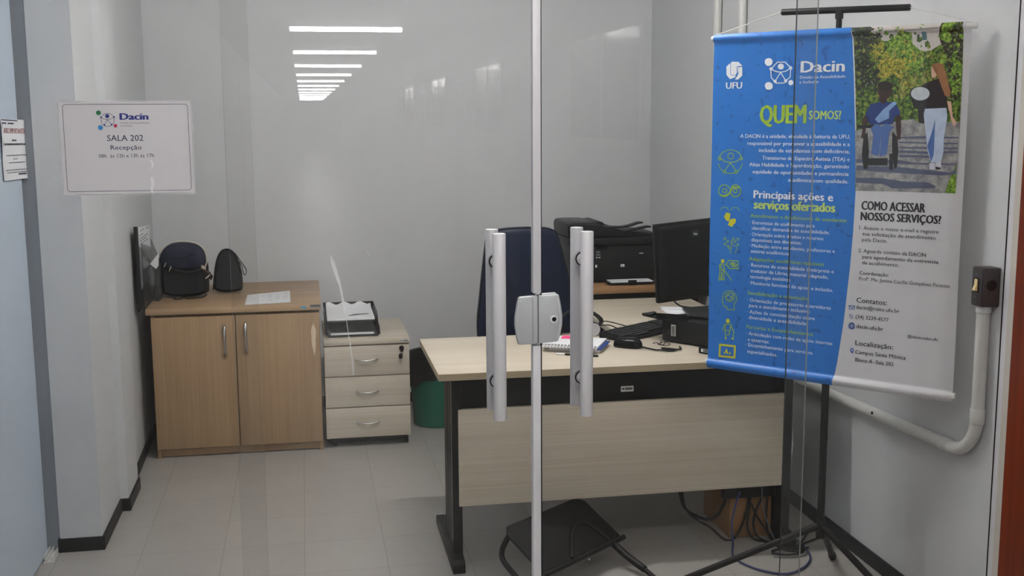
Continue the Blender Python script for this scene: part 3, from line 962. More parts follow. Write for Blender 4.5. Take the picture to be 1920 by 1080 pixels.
PHOTO=[
('P','foliage',0,[486,-2,520,-5,588,-5,654,-5,734,-5,823,-4,828,125,829,330,826,509,743,510,678,511,593,512,514,513,512,416,510,331,506,248,500,164,493,81]),
('P','building',0,[536,-3,633,-7,761,-8,763,63,724,86,688,77,654,51,584,47,551,20]),
('P','building_shade',0,[553,17,634,16,762,13,758,18,635,23,553,22]),
('P','window_teal',0,[702,25,716,25,718,50,705,50]),
('P','window_dark',0,[688,32,695,32,695,50,688,50]),
('P','dark_leaf',0,[481,-2,493,-7,541,-7,539,-1,555,9,543,20,583,32,565,49,544,56,540,82,511,101,509,127,556,149,583,160,571,183,507,192,502,148,493,69,486,17]),
('P','dark_leaf',0,[761,-4,804,-5,823,-5,825,58,825,122,818,122,802,96,783,111,758,55,752,37]),
('P','bright_leaf',0,[765,1,801,-4,795,22,781,29,794,44,790,57,778,61,772,38,760,50,750,42,761,31]),
('P','bright_leaf',0,[781,115,809,99,825,127,827,213,800,216,803,171,788,155]),
('P','bright_leaf',0,[584,55,620,36,634,17,671,26,675,59,704,83,711,118,694,148,660,117,622,95,593,81]),
('P','yellow_leaf',0,[544,53,586,50,593,78,622,95,665,117,671,132,646,167,625,151,604,156,589,176,574,134,588,99,546,90]),
('P','olive_leaf',0,[646,167,677,153,727,139,736,169,714,184,674,208,649,228,638,203]),
('P','path',0,[506,323,568,309,656,291,689,287,706,298,828,296,829,421,827,511,516,512]),
('P','bright_leaf',0,[825,421,827,511,795,510,805,475,815,448]),
('P','path_shade',0,[648,342,724,339,827,341,828,345,724,347,648,347]),
('P','path_shade',0,[648,356,827,359,827,363,648,361]),
('P','path_shade',0,[649,372,826,373,827,378,737,378,649,377]),
('P','path_shade',0,[649,383,737,386,826,383,826,389,737,393,650,391]),
('P','path_shade',0,[650,397,738,398,765,406,700,404,650,405]),
('P','path_shade',0,[514,413,572,412,651,413,701,421,825,421,824,425,685,426,515,424]),
('P','path_shade',0,[515,433,652,435,809,448,825,437,825,453,781,458,658,454,574,451,516,447]),
('P','path_shade',0,[515,472,589,470,665,479,742,480,769,492,759,498,633,502,604,489,516,488]),
('P','skin_dark',0,[528,291,538,273,552,273,550,291,541,315,541,351,526,345,530,323]),
('P','skin_dark',0,[633,273,649,273,653,314,652,350,642,350,637,314]),
('P','tyre',0,[535,342,547,326,554,387,552,443,539,443,531,399]),
('P','tyre',0,[625,325,642,342,648,386,645,435,637,441,628,397]),
('P','tyre',0,[552,409,614,408,615,431,553,432]),
('P','tyre',0,[619,394,630,394,633,444,622,444]),
('P','tyre',0,[512,306,567,304,568,315,512,315]),
('P','shirt_blue',0,[538,273,553,240,593,232,632,238,647,263,647,273,631,279,626,303,553,303,553,273]),
('P','shirt_light',0,[569,287,594,257,626,232,637,238,613,262,614,284,581,299]),
('P','jeans',0,[556,315,573,301,589,308,592,314,587,398,580,402,561,395,566,337]),
('P','jeans',0,[592,309,607,300,630,312,616,328,611,397,589,403]),
('P','skin_dark',0,[619,200,618,210,613,219,606,225,598,226,589,224,582,218,576,209,574,199,575,189,580,180,587,174,596,172,604,174,612,181,617,189]),
('P','hair_dark',0,[622,186,621,192,616,196,608,200,598,201,588,199,580,196,574,191,572,185,574,179,579,174,587,171,597,170,606,171,615,175,620,180]),
('P','skin_dark',0,[583,209,606,210,605,230,592,241,578,228]),
('P','shirt_black',0,[713,184,739,172,761,165,786,180,799,193,800,206,785,208,790,258,718,260,689,254,677,219]),
('P','shirt_black',0,[680,233,785,234,788,254,725,258,722,302,706,298,701,258]),
('P','jeans_light',0,[723,256,787,254,791,282,784,346,785,384,779,416,763,417,758,347,753,384,759,417,749,420,737,385,726,314,720,274]),
('P','jeans',0,[755,287,756,341,756,395,749,417,735,368,741,349,750,314]),
('P','skin_light',0,[788,234,800,235,807,280,820,298,811,309,802,288]),
('P','shoe',0,[744,422,761,419,762,440,746,440]),
('P','shoe',0,[763,417,779,416,781,438,763,433]),
('P','tyre',0,[763,431,780,434,778,439,766,440]),
('P','skin_light',0,[736,129,751,124,756,152,748,164,739,163,737,149]),
('P','hair_fair',0,[736,127,751,119,769,123,782,153,789,180,797,205,796,222,781,218,770,192,759,165,754,135]),
('P','tyre',0,[739,212,737,220,731,228,721,233,708,234,696,232,685,227,677,219,674,210,676,201,683,194,694,189,706,188,718,190,729,195,737,203]),
('P','drum',0,[735,211,734,218,728,225,719,229,708,231,697,229,687,224,681,218,678,210,680,202,686,195,695,191,706,190,717,192,726,196,733,203]),
]
MARKS=[
('P','w',0,[68,93,93,94,108,108,90,108,86,111,87,134,84,137,71,137,67,133,66,96]),
('P','w',0,[49,109,63,97,64,136,71,141,86,141,81,146,64,151,50,136]),
('P','w',0,[95,112,108,112,109,140,94,153,82,153,91,141,94,135]),
('P','w',0,[217,99,216,104,212,109,207,111,200,111,195,108,191,104,189,98,190,92,194,88,200,86,206,86,212,89,216,93]),
('P','w',0,[221,177,220,183,216,187,210,189,204,189,198,187,194,182,192,176,193,171,197,166,203,164,209,164,215,167,219,171]),
('P','w',0,[293,168,293,171,290,174,286,176,282,176,278,174,276,171,275,167,276,164,278,161,282,159,286,159,290,161,292,164]),
('P','w',0,[258,115,257,119,254,123,250,124,245,124,241,122,238,119,236,115,237,110,240,107,244,105,249,105,254,107,257,111]),
('P','w',0,[219,121,218,124,217,125,214,126,212,126,209,125,207,123,207,121,207,118,209,117,211,116,214,116,216,117,218,119]),
('P','w',0,[287,120,287,123,285,125,283,126,280,125,278,124,276,122,276,120,276,118,278,116,280,115,283,115,285,116,287,118]),
('P','w',0,[234,162,234,164,232,166,230,167,227,167,225,166,223,164,222,162,223,159,224,158,227,157,229,157,232,158,234,160]),
('P','w',0,[272,162,271,164,270,166,267,167,265,167,262,166,261,164,260,161,260,159,262,157,264,156,267,156,269,157,271,159]),
('S','w',3,[213,121,234,100,262,101,282,120,281,150,266,161,261,168,232,168,214,149,212,121]),
('S','w',3,[213,121,229,130,248,133,266,130,282,120]),
('S','w',3,[228,162,247,134,266,161]),
('S','g',2.5,[30,413,35,406,40,400,47,396,55,392,63,390,71,389,80,390,88,392,96,395,103,399,108,405,113,411]),
('S','g',2.5,[117,435,116,438,116,440,115,443,114,445,112,448,111,450,109,452,108,454,106,456,104,458,101,460,99,462]),
('S','g',2.5,[90,466,88,467,85,468,82,469,79,469,76,469,73,470,70,470,68,469,65,469,62,469,59,468,56,467]),
('S','g',2.5,[47,463,45,461,42,460,40,458,38,456,36,454,34,452,33,449,31,447,30,445,29,442,28,440,27,437]),
('S','g',2.5,[84,411,83,415,81,418,77,420,73,421,69,421,66,418,63,415,62,411,63,407,65,403,68,401,73,400,77,401,80,403,83,406,84,410]),
('S','g',3,[37,419,36,422,33,424,30,424,27,422,26,419,27,417,30,415,33,415,36,416,37,419]),
('S','g',3,[117,418,116,421,113,423,110,423,108,421,107,418,108,416,110,414,113,414,116,415,117,418]),
('S','g',3,[56,464,55,467,52,469,49,469,46,467,45,465,46,462,49,460,52,460,54,462,56,464]),
('S','g',3,[100,463,99,466,97,468,94,468,91,466,90,464,91,461,93,459,96,459,99,460,100,463]),
('S','g',2.5,[37,421,53,430,73,432,93,429,106,421]),
('S','g',2.5,[53,459,73,433,93,459]),
('S','g',3,[69,542,64,546,58,549,52,550,45,549,39,546,34,542,31,537,30,530,31,524,34,519,38,514,44,511,51,509,57,510,63,512,68,516,73,519,78,542,80,542,84,546,90,548,96,549,102,547,107,544,111,539,113,534,114,528,113,521,110,516,106,512,101,509,95,508,89,509,83,511,79,516]),
('S','g',3,[63,529,62,533,58,535,54,536,50,536,47,533,45,530,46,526,49,523,54,522,58,523,61,525,63,529]),
('S','g',3,[101,528,100,531,97,534,93,535,90,534,87,532,85,528,86,525,89,522,93,521,97,522,100,524,101,528]),
('S','g',5,[36,544,52,548,70,539,83,517,107,516]),
('S','g',2,[40,594,49,587,63,586,71,596]),
('S','g',2,[79,596,87,586,103,586,113,596]),
('P','y',0,[52,615,58,615,60,605,65,616,70,604,72,617,78,608,76,623,76,628,70,635,60,629]),
('P','y',0,[74,632,80,626,92,624,99,625,98,638,90,645,87,653,83,644,79,651,77,642,69,648,73,639]),
('S','g',2,[64,694,62,697,59,699,56,698,55,695,56,692,59,691,62,692,64,694]),
('S','g',2,[96,692,95,695,92,697,89,696,88,693,89,690,92,689,95,690,96,692]),
('S','g',2,[113,694,112,696,109,698,106,697,104,694,106,691,108,690,111,691,113,693]),
('S','g',2,[74,704,73,706,70,708,67,707,66,704,67,701,70,700,73,701,74,704]),
('S','g',2,[102,702,101,705,98,706,95,705,94,702,95,700,98,698,101,699,102,702]),
('S','g',2,[64,714,63,717,60,718,57,717,56,714,57,712,60,710,63,711,64,714]),
('S','g',2,[77,720,76,723,73,724,70,723,69,721,70,718,73,717,76,718,77,720]),
('S','g',2,[113,713,112,716,109,717,106,716,105,713,106,711,109,709,112,710,113,713]),
('S','g',2,[82,745,82,738,75,728,79,724,85,730,83,702,86,699,90,716,103,719,105,730,101,737,102,744]),
('P','y',0,[60,774,59,777,57,780,55,781,51,781,48,780,46,778,46,775,46,771,48,769,51,767,54,767,57,768,59,771]),
('S','g',3,[38,842,43,813,40,791,46,784,56,786,60,803,49,806,46,789]),
('S','g',3,[38,842,46,841,50,812,51,840,59,840,57,807]),
('S','g',3,[58,805,88,839]),
('S','g',3,[63,785,72,777,74,770,111,770,111,797,77,797,74,790,63,785]),
('S','g',2.5,[79,783,93,775,107,784,93,791,79,783]),
('P','g',0,[98,783,97,785,96,786,94,787,92,788,90,787,89,785,89,784,89,782,90,780,92,779,94,779,96,780,97,781]),
('S','g',2.5,[84,776,105,793]),
('S','g',2.5,[71,943,71,933,59,934,56,921,52,917,55,903,58,888,72,878,91,877,106,890,108,907,99,921,99,942,71,943]),
('S','g',2.5,[99,897,97,904,93,909,86,913,79,914,72,911,67,907,65,900,66,894,71,888,78,885,85,884,92,886,97,891,99,897]),
('S','g',2.5,[68,900,77,890,87,900,96,891]),
('S','g',2.5,[70,906,82,910,89,902,98,904]),
('P','y',0,[83,983,83,986,81,989,77,991,74,991,71,990,69,987,68,984,69,981,71,978,74,976,77,975,80,977,82,979]),
('S','g',3,[57,1020,63,997,87,994,92,1009,99,1016,98,1042]),
('S','g',2.5,[66,1003,65,1019,85,1017,86,1001]),
('S','g',3,[66,1020,68,1045]),
('S','g',3,[83,1018,82,1030,74,1035]),
('P','y',0,[72,1046,72,1047,71,1049,70,1050,68,1050,66,1049,65,1048,65,1047,65,1045,66,1044,68,1043,69,1043,71,1043,72,1044]),
('P','y',0,[99,1044,99,1046,98,1047,96,1048,95,1048,93,1048,92,1047,91,1045,92,1044,93,1042,94,1042,96,1041,98,1042,99,1043]),
('S','y',7,[47,1072,105,1071,104,1111,46,1113,47,1072]),
('P','y',0,[61,1102,74,1082,80,1102,74,1102,72,1095,67,1102]),
('P','y',0,[81,1100,87,1091,91,1101,87,1101]),
('S','b',2,[509,887,527,886,527,897,510,898,509,887]),
('S','b',2,[509,887,519,894,527,886]),
('S','b',1.5,[513,915,511,920,516,928,522,928,523,925,518,922,516,917,513,915]),
('S','b',1.5,[519,916,523,920]),
('S','b',3,[529,952,529,956,527,960,524,962,520,963,517,963,513,961,511,958,510,954,511,950,513,947,516,944,519,943,523,943,526,945,528,948,529,952]),
('S','b',2,[524,953,524,958,522,962,520,963,518,962,516,959,516,954,516,948,517,944,519,943,522,944,523,947,524,952]),
('S','b',2,[510,954,529,953]),
('S','b',2,[512,949,528,947]),
('S','b',2,[512,959,528,958]),
('P','b',0,[525,1045,518,1036,518,1032,520,1028,524,1026,528,1027,530,1032,529,1036]),
('P','k2',0,[527,1033,527,1034,526,1035,525,1036,524,1036,523,1035,522,1035,522,1034,522,1032,523,1031,524,1031,525,1031,526,1031,527,1032]),
]
def pairs(q): return [(q[i], q[i + 1]) for i in range(0, len(q), 2)]
CUTS = list(range(3, 31, 3)) + list(range(40, 520, 20))
pp = Print()
def foliage_blobs():
    # leaves of the printed picture: blots that break up the outlines of the trees
    rnd = random.Random(3)
    for i in range(430):
        u, v = rnd.uniform(496, 822), rnd.uniform(6, 262)
        if 592 < u < 770 and v < 78 and rnd.random() < .8: continue
        if v > 225 and not (u < 520 or 660 < u < 700 or u > 780): continue
        k = rnd.random()
        if u < 575: ink = 'dark_leaf' if k < .6 else ('foliage' if k < .85 else 'olive_leaf')
        elif u < 690: ink = ('yellow_leaf' if k < .4 else 'bright_leaf' if k < .65 else 'olive_leaf' if k < .82 else 'foliage')
        elif u < 765: ink = ('bright_leaf' if k < .45 else 'olive_leaf' if k < .7 else 'foliage')
        else: ink = ('bright_leaf' if k < .5 else 'dark_leaf' if k < .85 else 'foliage')
        n = 7; a0 = rnd.random(); r = rnd.uniform(3, 10)
        P = [(min(826, max(bound(min(v, 262) / 1000) * 1000 + 4, u + r * rnd.uniform(.6, 1.2) * math.cos(2 * math.pi * (j + a0) / n))), max(2, v + r * rnd.uniform(.6, 1.2) * math.sin(2 * math.pi * (j + a0) / n))) for j in range(n)]
        pp.poly(P, 'print_' + ink, 1.6 + .0006 * i)
for n_, (kind, ink, wd, q) in enumerate(PHOTO):
    if n_ == 12: foliage_blobs()
    pp.poly([(u, max(v, 1)) for u, v in pairs(q)], 'print_' + ink, n_ * .12 + (.5 if n_ >= 12 else 0), CUTS if len(q) > 8 else ())
pp.build('printed_photo', bmap, bn)
UG = ([(64, 94), (65, 134), (71, 138), (85, 139), (89, 134), (88, 112), (92, 109), (109, 110)], [(109, 111), (95, 111), (92, 114), (92, 137), (79, 153)])
mk = Print()
for kind, ink, wd, q in MARKS:
    if kind == 'P': mk.poly(pairs(q), 'ink_' + ink, 4 if ink == 'k2' else 3)
    else: mk.stroke(pairs(q), wd * 1.05, 'ink_' + ink, 3)
mk.stroke(UG[0], 1.6, 'ink_base', 4); mk.stroke(UG[1], 1.6, 'ink_base', 4)
mk.build('printed_symbols', bmap, bn)

# stand: tripod, pole, cross bar
P0 = Vector((1.702, 3.471, 0))
st = thing('banner_stand', 'black tripod stand with a cross bar carrying the blue banner', 'stand', P0)
b = MB(); b.cyl(P0 + Vector((0, 0, .22)), P0 + Vector((0, 0, 1.22)), .0125, 18); b.cyl(P0 + Vector((0, 0, 1.2)), P0 + Vector((0, 0, 1.975)), .0095, 18); b.build('pole', M['black_metal'], st)
b = MB(); b.cyl(P0 + Vector((0, 0, 1.18)), P0 + Vector((0, 0, 1.24)), .017, 18, bev=.003); b.build('collar', M['black'], st)
b = MB(); b.cyl(P0 + Vector((0, 0, .215)), P0 + Vector((0, 0, .285)), .0155, 18, bev=.003); b.build('hub', M['black'], st)
TB0 = P0 - BD * .197 + Vector((0, 0, 1.987)); TB1 = P0 + BD * .226 + Vector((0, 0, 1.977))
b = MB(); b.cyl(TB0, TB1, .0105, 18, bev=.002); b.cyl(P0 + Vector((0, 0, 1.955)), P0 + Vector((0, 0, 1.982)), .013, 16); b.build('cross_bar', M['black'], st)
for dx, dy in ((-.49, .16), (.2, -.26), (.20, .30)):
    f0 = P0 + Vector((0, 0, .262)); f1 = P0 + Vector((dx, dy, .014))
    b = MB(); b.tube([f0, f0.lerp(f1, .5), f1], .0115, 14); lg = b.build('leg', M['black_metal'], st)
    d = (f1 - f0).normalized()
    b = MB(); b.cyl(f1 - d * .03, f1 + d * .008, .0145, 14, bev=.003); b.build('foot_cap', M['black_rubber'], lg)
# the cord from the bar's ends to the ends of the banner's upper rod
b = MB(); b.tube([TB0, BL + BD * -.006 - Vector((0, 0, .004)) - BN * .004], .0018, 8); b.build('hanging_cord', M['white_plastic'], bn)
b = MB(); b.tube([TB1, BL + BD * .855 - Vector((0, 0, .004)) - BN * .004], .0011, 8)
b.build('hanging_cord', M['white_plastic'], bn)
# ================================================================== BROWN CABINET
t = thing('storage_cabinet', 'brown oak two-door cabinet with a backpack on top', 'cabinet', (-.34, 6.0, 0))
b = MB(); b.box(-.772, .060, 5.578, 6.412, .717, .747, .002); b.build('top', M['oak_x'], t)
b = MB()
b.box(-.752, -.734, 5.605, 6.40, .0, .712, .001); b.box(.032, .050, 5.605, 6.40, 0, .712, .001)
b.box(-.734, .032, 6.385, 6.40, .03, .712); b.box(-.734, .032, 5.63, 6.385, .045, .06); b.box(-.734, .032, 5.63, 6.385, .695, .716)
b.build('carcass', M['oak_z'], t, smooth=0)
b = MB(); b.box(-.734, .032, 5.618, 5.634, .004, .046, .001); b.build('plinth', M['oak_x'], t, smooth=0)
for x0, x1, hx, side in ((-.750, -.357, -.4065, 0), (-.353, .048, -.306, 1)):
    b = MB(); b.box(x0, x1, 5.586, 5.603, .049, .703, .0015); d = b.build('door', M['oak_z'], t)
    z1, z0 = (.655, .505) if side == 0 else (.668, .520)
    b = MB()
    b.tube([(hx, 5.588, z1 - .004), (hx, 5.570, z1 - .008), (hx, 5.560, z1 - .03), (hx + .001, 5.558, (z0 + z1) / 2), (hx + .002, 5.563, z0 + .03), (hx + .002, 5.574, z0 + .006), (hx + .002, 5.588, z0 + .003)],
           [.008, .0085, .0075, .0048, .0062, .0075, .0075], 12, smooth=0)
    b.build('handle', M['chrome'], d)
    if side:
        b = MB()
        P = [(.0185, .652), (.0245, .635), (.030, .62), (.0305, .59), (.0275, .565), (.0285, .54), (.025, .51), (.0185, .485), (.0155, .51), (.010, .535), (.0075, .56), (.0085, .585), (.006, .602), (.010, .63)]
        b.prism(P, -5.5862, -5.5852, X=XZ); b.build('chipped_patch', M['chip'], d, smooth=0)
b = MB(); b.box(-.040, -.012, 5.5765, 5.578, .726, .738); b.build('blue_sticker', M['tag_blue'], t, smooth=0)
b = MB(); b.box(.005, .058, 5.577, 5.578, .731, .744)
for i in range(9): b.box(.012 + i * .0046, .0145 + i * .0046, 5.5766, 5.5772, .733, .742, mi=1)
b.build('asset_tag', [M['alu_dark'], M['tag_ink']], t, smooth=0)

# on the cabinet: backpack, small bag, sheet, plastic folder
CT = .747
t = thing('backpack', 'black and navy backpack with cream piping, on the brown cabinet', 'backpack', (-.62, 5.99, CT))
def lay(d, k=.5, n=7, base=1.0):
    # pillow layers front to back over the depth d
    return [(base - (1 - k) * (abs(math.cos(math.pi * i / (n - 1))) ** 2.2), -d / 2 + d * i / (n - 1)) for i in range(n)]
body = round_poly([(-.112, 0), (.112, 0), (.120, .05), (.119, .16), (.108, .225), (.07, .262), (0, .272), (-.07, .262), (-.108, .225), (-.119, .16), (-.120, .05)], 2)
BX = frame((-.62, 5.98, CT + .001), (1, 0, 0), (0, 0, 1), (0, -1, 0))
b = MB(); b.inflate(body, lay(.17, .82, 9), BX, centre=(0, .12)); b.build('body', M['black_fabric'], t, smooth=60)
flap = round_poly([(-.098, .158), (-.05, .148), (.03, .144), (.098, .15), (.114, .185), (.104, .236), (.066, .272), (0, .284), (-.066, .275), (-.106, .24), (-.113, .19)], 2)
b = MB(); b.inflate(flap, [(.96, -.02), (1.0, .06), (.985, .088), (.93, .106), (.82, .118), (.6, .126)], BX, centre=(0, .205)); fl = b.build('front_flap', M['navy_fabric'], t, smooth=60)
b = MB(); arc = [(-.113, .178), (-.110, .238), (-.068, .277), (0, .287), (.068, .275), (.108, .238), (.116, .185), (.108, .158)]
b.tube([BX @ Vector((x, z, .055)) for x, z in arc], .0042, 8, smooth=5); b.build('piping', M['cream_strap'], fl)
b = MB(); b.tube([BX @ Vector((x, z, .128)) for x, z in ((-.07, .225), (-.03, .212), (.02, .215), (.06, .235))], .0022, 6, smooth=4); b.tube([BX @ Vector((x, z, .112)) for x, z in ((-.09, .20), (-.04, .178), (.03, .172), (.09, .19))], .0018, 6, smooth=4); b.build('fold_seam', M['black_fabric'], fl)
b = MB(); b.strap([BX @ Vector(p) for p in ((-.082, .20, .106), (-.078, .188, .118), (-.085, .172, .12), (-.092, .166, .112))], .010, .003, (0, -1, .2), smooth=3); b.build('strap', M['cream_strap'], t)
b = MB(); b.strap([BX @ Vector(p) for p in ((-.048, .176, .11), (-.056, .163, .122), (-.062, .15, .122), (-.066, .144, .112))], .012, .003, (0, -1, .3), smooth=3); b.build('strap', M['cream_strap'], t)
b = MB(); b.strap([BX @ Vector(p) for p in ((-.045, .152, .112), (0, .141, .120), (.05, .140, .118), (.092, .152, .10))], .012, .003, (0, -.4, 1), smooth=4); b.build('strap', M['grey_fabric'], t)
b = MB(); b.strap([BX @ Vector(p) for p in ((.080, .168, .10), (.098, .160, .106), (.112, .150, .09))], .020, .004, (0, -.5, 1), smooth=3); b.build('strap', M['cream_strap'], t)
b = MB(); b.strap([BX @ Vector(p) for p in ((.095, .150, .10), (.118, .135, .102), (.138, .118, .08), (.128, .095, .07))], .026, .004, (-.4, .6, .5), smooth=4); b.build('strap', M['brown_strap'], t)
b = MB(); b.strap([BX @ Vector(p) for p in ((.110, .098, .094), (.124, .112, .097), (.138, .122, .09))], .008, .004, (.6, -.5, 0), smooth=3); b.build('strap', M['cream_strap'], t)
b = MB()
b.tube([(-.665, 5.90, CT + .006), (-.668, 5.865, CT + .004), (-.645, 5.855, CT + .004), (-.628, 5.872, CT + .004), (-.632, 5.90, CT + .006)], .0033, 8, smooth=5)
b.tube([(-.625, 5.90, CT + .012), (-.612, 5.868, CT + .004), (-.57, 5.868, CT + .004), (-.53, 5.892, CT + .005), (-.512, 5.93, CT + .012)], .0033, 8, smooth=5)
b.build('cord_loop', M['black_fabric'], t)

t = thing('small_bag', 'small plain black bag with a wrist strap, on the brown cabinet', 'bag', (-.415, 6.06, CT))
o2 = round_poly([(-.070, 0), (.068, 0), (.076, .03), (.074, .10), (.060, .165), (.038, .212), (.008, .232), (-.022, .226), (-.046, .19), (-.062, .12), (-.076, .05)], 2)
BX2 = frame((-.412, 6.065, CT + .001), (1, 0, 0), (0, 0, 1), (0, -1, 0))
b = MB(); b.inflate(o2, lay(.11, .8, 9), BX2, centre=(0, .10)); b.build('body', M['grey_fabric'], t, smooth=60)
b = MB(); b.tube([BX2 @ Vector((x, z, .042)) for x, z in ((-.074, .02), (-.066, .09), (-.05, .175), (-.024, .222), (.008, .228), (.036, .208), (.058, .16), (.070, .10))], .004, 8, smooth=4); b.build('zip_edge', M['black_fabric'], t)
b = MB(); b.strap([BX2 @ Vector(p) for p in ((.040, .205, .0), (.066, .165, .01), (.086, .135, .012), (.096, .110, .01), (.088, .088, .0), (.078, .10, -.004), (.074, .13, -.004), (.06, .16, -.004))], .012, .0035, (0, 1, 0), smooth=5); b.build('wrist_strap', M['black_fabric'], t)

t = thing('paper_sheet', 'white paper sheet with faint print lying on the brown cabinet', 'paper', (-.2, 5.83, CT))
b = MB(); b.prism([(-.307, 5.613), (-.088, 5.648), (-.095, 6.035), (-.31, 5.93)], CT + .0008, CT + .0020); b.build('sheet', M['paper'], t, smooth=0)
b = MB()
for i in range(7):
    for j in range(5):
        if random.random() < .6:
            x = -.28 + j * .038; y = 5.70 + i * .034 + j * .012
            b.prism([(x, y), (x + .022, y + .003), (x + .022, y + .006), (x, y + .003)], CT + .0021, CT + .0023)
b.build('print_lines', M['paper_ink'], t, smooth=0)

t = thing('plastic_folder', 'translucent grey plastic folder standing beside the backpack', 'folder', (-.752, 5.85, CT))
b = MB(); b.prism(round_poly([(-.016, 0), (.014, 0), (.020, .03), (.010, .10), (.012, .17), (.018, .20), (-.002, .215), (-.022, .19), (-.010, .15), (-.012, .08), (-.018, .03)], 2), -.05, .05, .003, X=frame((-.742, 5.87, CT + .001), (1, 0, 0), (0, 0, 1), (0, -1, 0)))
b.build('sleeve', M['smoke_thin'], t)
b = MB(); b.prism([(-.027, .19), (.018, .245), (.013, .18), (.0, .163)], .0505, .0525, X=frame((-.742, 5.87, CT + .001), (1, 0, 0), (0, 0, 1), (0, -1, 0))); b.build('folded_sheet', M['paper'], t, smooth=0)

# file holder on the wall: smoked back plate and pocket with papers
t = thing('file_holder', 'smoked acrylic file holder with white papers on the wall behind the backpack', 'file holder', (-.80, 6.0, .70))
YZ = frame((0, 0, 0), (0, 1, 0), (0, 0, 1), (1, 0, 0))
b = MB(); b.prism([(5.555, .74), (6.34, .74), (6.34, .93), (6.08, 1.045), (5.98, 1.06), (5.98, 1.115), (5.555, 1.135)], -.800, -.795, .001, X=YZ); b.build('back_plate', M['smoke'], t, smooth=0)
b = MB()
b.box(-.800, -.780, 5.548, 5.555, .76, 1.148, .001); b.build('side_rail', M['black'], t)
b = MB(); b.prism([(5.57, .77), (6.30, .77), (6.30, .90), (6.02, .985), (5.80, 1.03), (5.57, 1.065)], -.772, -.769, X=YZ); b.box(-.795, -.769, 5.56, 6.30, .755, .77); b.build('pocket', M['smoke_thin'], t, smooth=0)
b = MB(); b.prism([(5.585, .84), (5.99, .89), (5.99, 1.115), (5.585, 1.142)], -.790, -.784, X=YZ); pg = b.build('papers', M['paper'], t, smooth=0)
b = MB()
for z, y0, y1 in ((1.118, 5.64, 5.78), (1.098, 5.62, 5.75), (1.082, 5.62, 5.9), (1.07, 5.62, 5.85), (1.056, 5.62, 5.9), (1.112, 5.85, 5.96)):
    b.box(-.784, -.7835, y0, y1, z - .002, z + .002)
b.build('print_lines', M['paper_ink'], pg, smooth=0)

# ================================================================== DRAWER PEDESTAL
t = thing('drawer_pedestal', 'pale ash three-drawer pedestal with a key in its lock', 'drawer unit', (.28, 5.9, 0))
b = MB(); b.box(.066, .494, 5.598, 6.178, .530, .556, .0015); b.build('top', M['ped'], t)
b = MB(); b.box(.072, .490, 5.622, 6.17, .052, .529, .001); b.build('carcass', M['ped'], t, smooth=0)
b = MB(); b.box(.085, .478, 5.64, 6.15, .018, .052, .002); b.build('base', M['black'], t)
for x, y in ((.11, 5.66), (.47, 5.655), (.11, 6.12), (.455, 6.12)):
    b = MB(); b.cyl((x - .012, y, .0185), (x + .012, y, .0185), .018, 16, bev=.002); b.box(x - .006, x + .006, y - .008, y + .008, .018, .04); b.build('caster', M['black'], t)
for i, (z0, z1) in enumerate(((.371, .522), (.212, .366), (.053, .207))):
    b = MB(); b.box(.068, .491, 5.600, 5.620, z0, z1, .0015); d = b.build('drawer', M['ped'], t)
    zh = (.455, .290, .131)[i]
    b = MB(); P = [(.222, zh), (.250, zh - .004), (.276, zh - .0055), (.303, zh - .004), (.331, zh)]
    b.tube([(.222, 5.602, zh + .001)] + [(x, 5.580 + .014 * ((x - .2765) / .055) ** 2, z) for x, z in P] + [(.331, 5.602, zh + .001)], [.004, .0042, .0035, .0032, .0035, .0042, .004], 10)
    b.build('handle', M['chrome'], d)
    if i == 0:
        b = MB(); b.lathe([(0, .010), (.010, .010), (.0125, .007), (.0125, 0)], 20, 0, T(.452, 5.600, .505) @ RX(R(90))); lk = b.build('lock', M['black'], d)
        b = MB(); b.prism(round_rect(-.0095, .0095, -.012, .012, .005), -.003, .003, .001, X=frame((.4455, 5.584, .466), (1, 0, .1), (0, 0, 1), (0, -1, 0))); b.build('hanging_key_bow', M['black'], lk)
        b = MB(); b.prism(round_rect(-.008, .008, -.008, .008, .004), -.003, .003, .001, X=frame((.452, 5.582, .498), (1, 0, .1), (0, 0, 1), (0, -1, 0)))
        kb = b.build('key_bow', M['black'], lk)
        b = MB(); b.box(.4435, .4475, 5.5835, 5.5855, .432, .455); b.build('hanging_key', M['chrome'], lk, smooth=0)
        b = MB(); b.box(.451, .453, 5.583, 5.600, .503, .507); b.build('key_blade', M['chrome'], lk, smooth=0)
b = MB(); b.box(.446, .489, 5.597, 5.598, .537, .549)
for i in range(7): b.box(.459 + i * .0038, .4615 + i * .0038, 5.5966, 5.5972, .539, .547, mi=1)
b.box(.449, .4535, 5.5966, 5.5972, .539, .547, mi=1)
b.build('asset_tag', [M['tag'], M['tag_ink']], t, smooth=0)

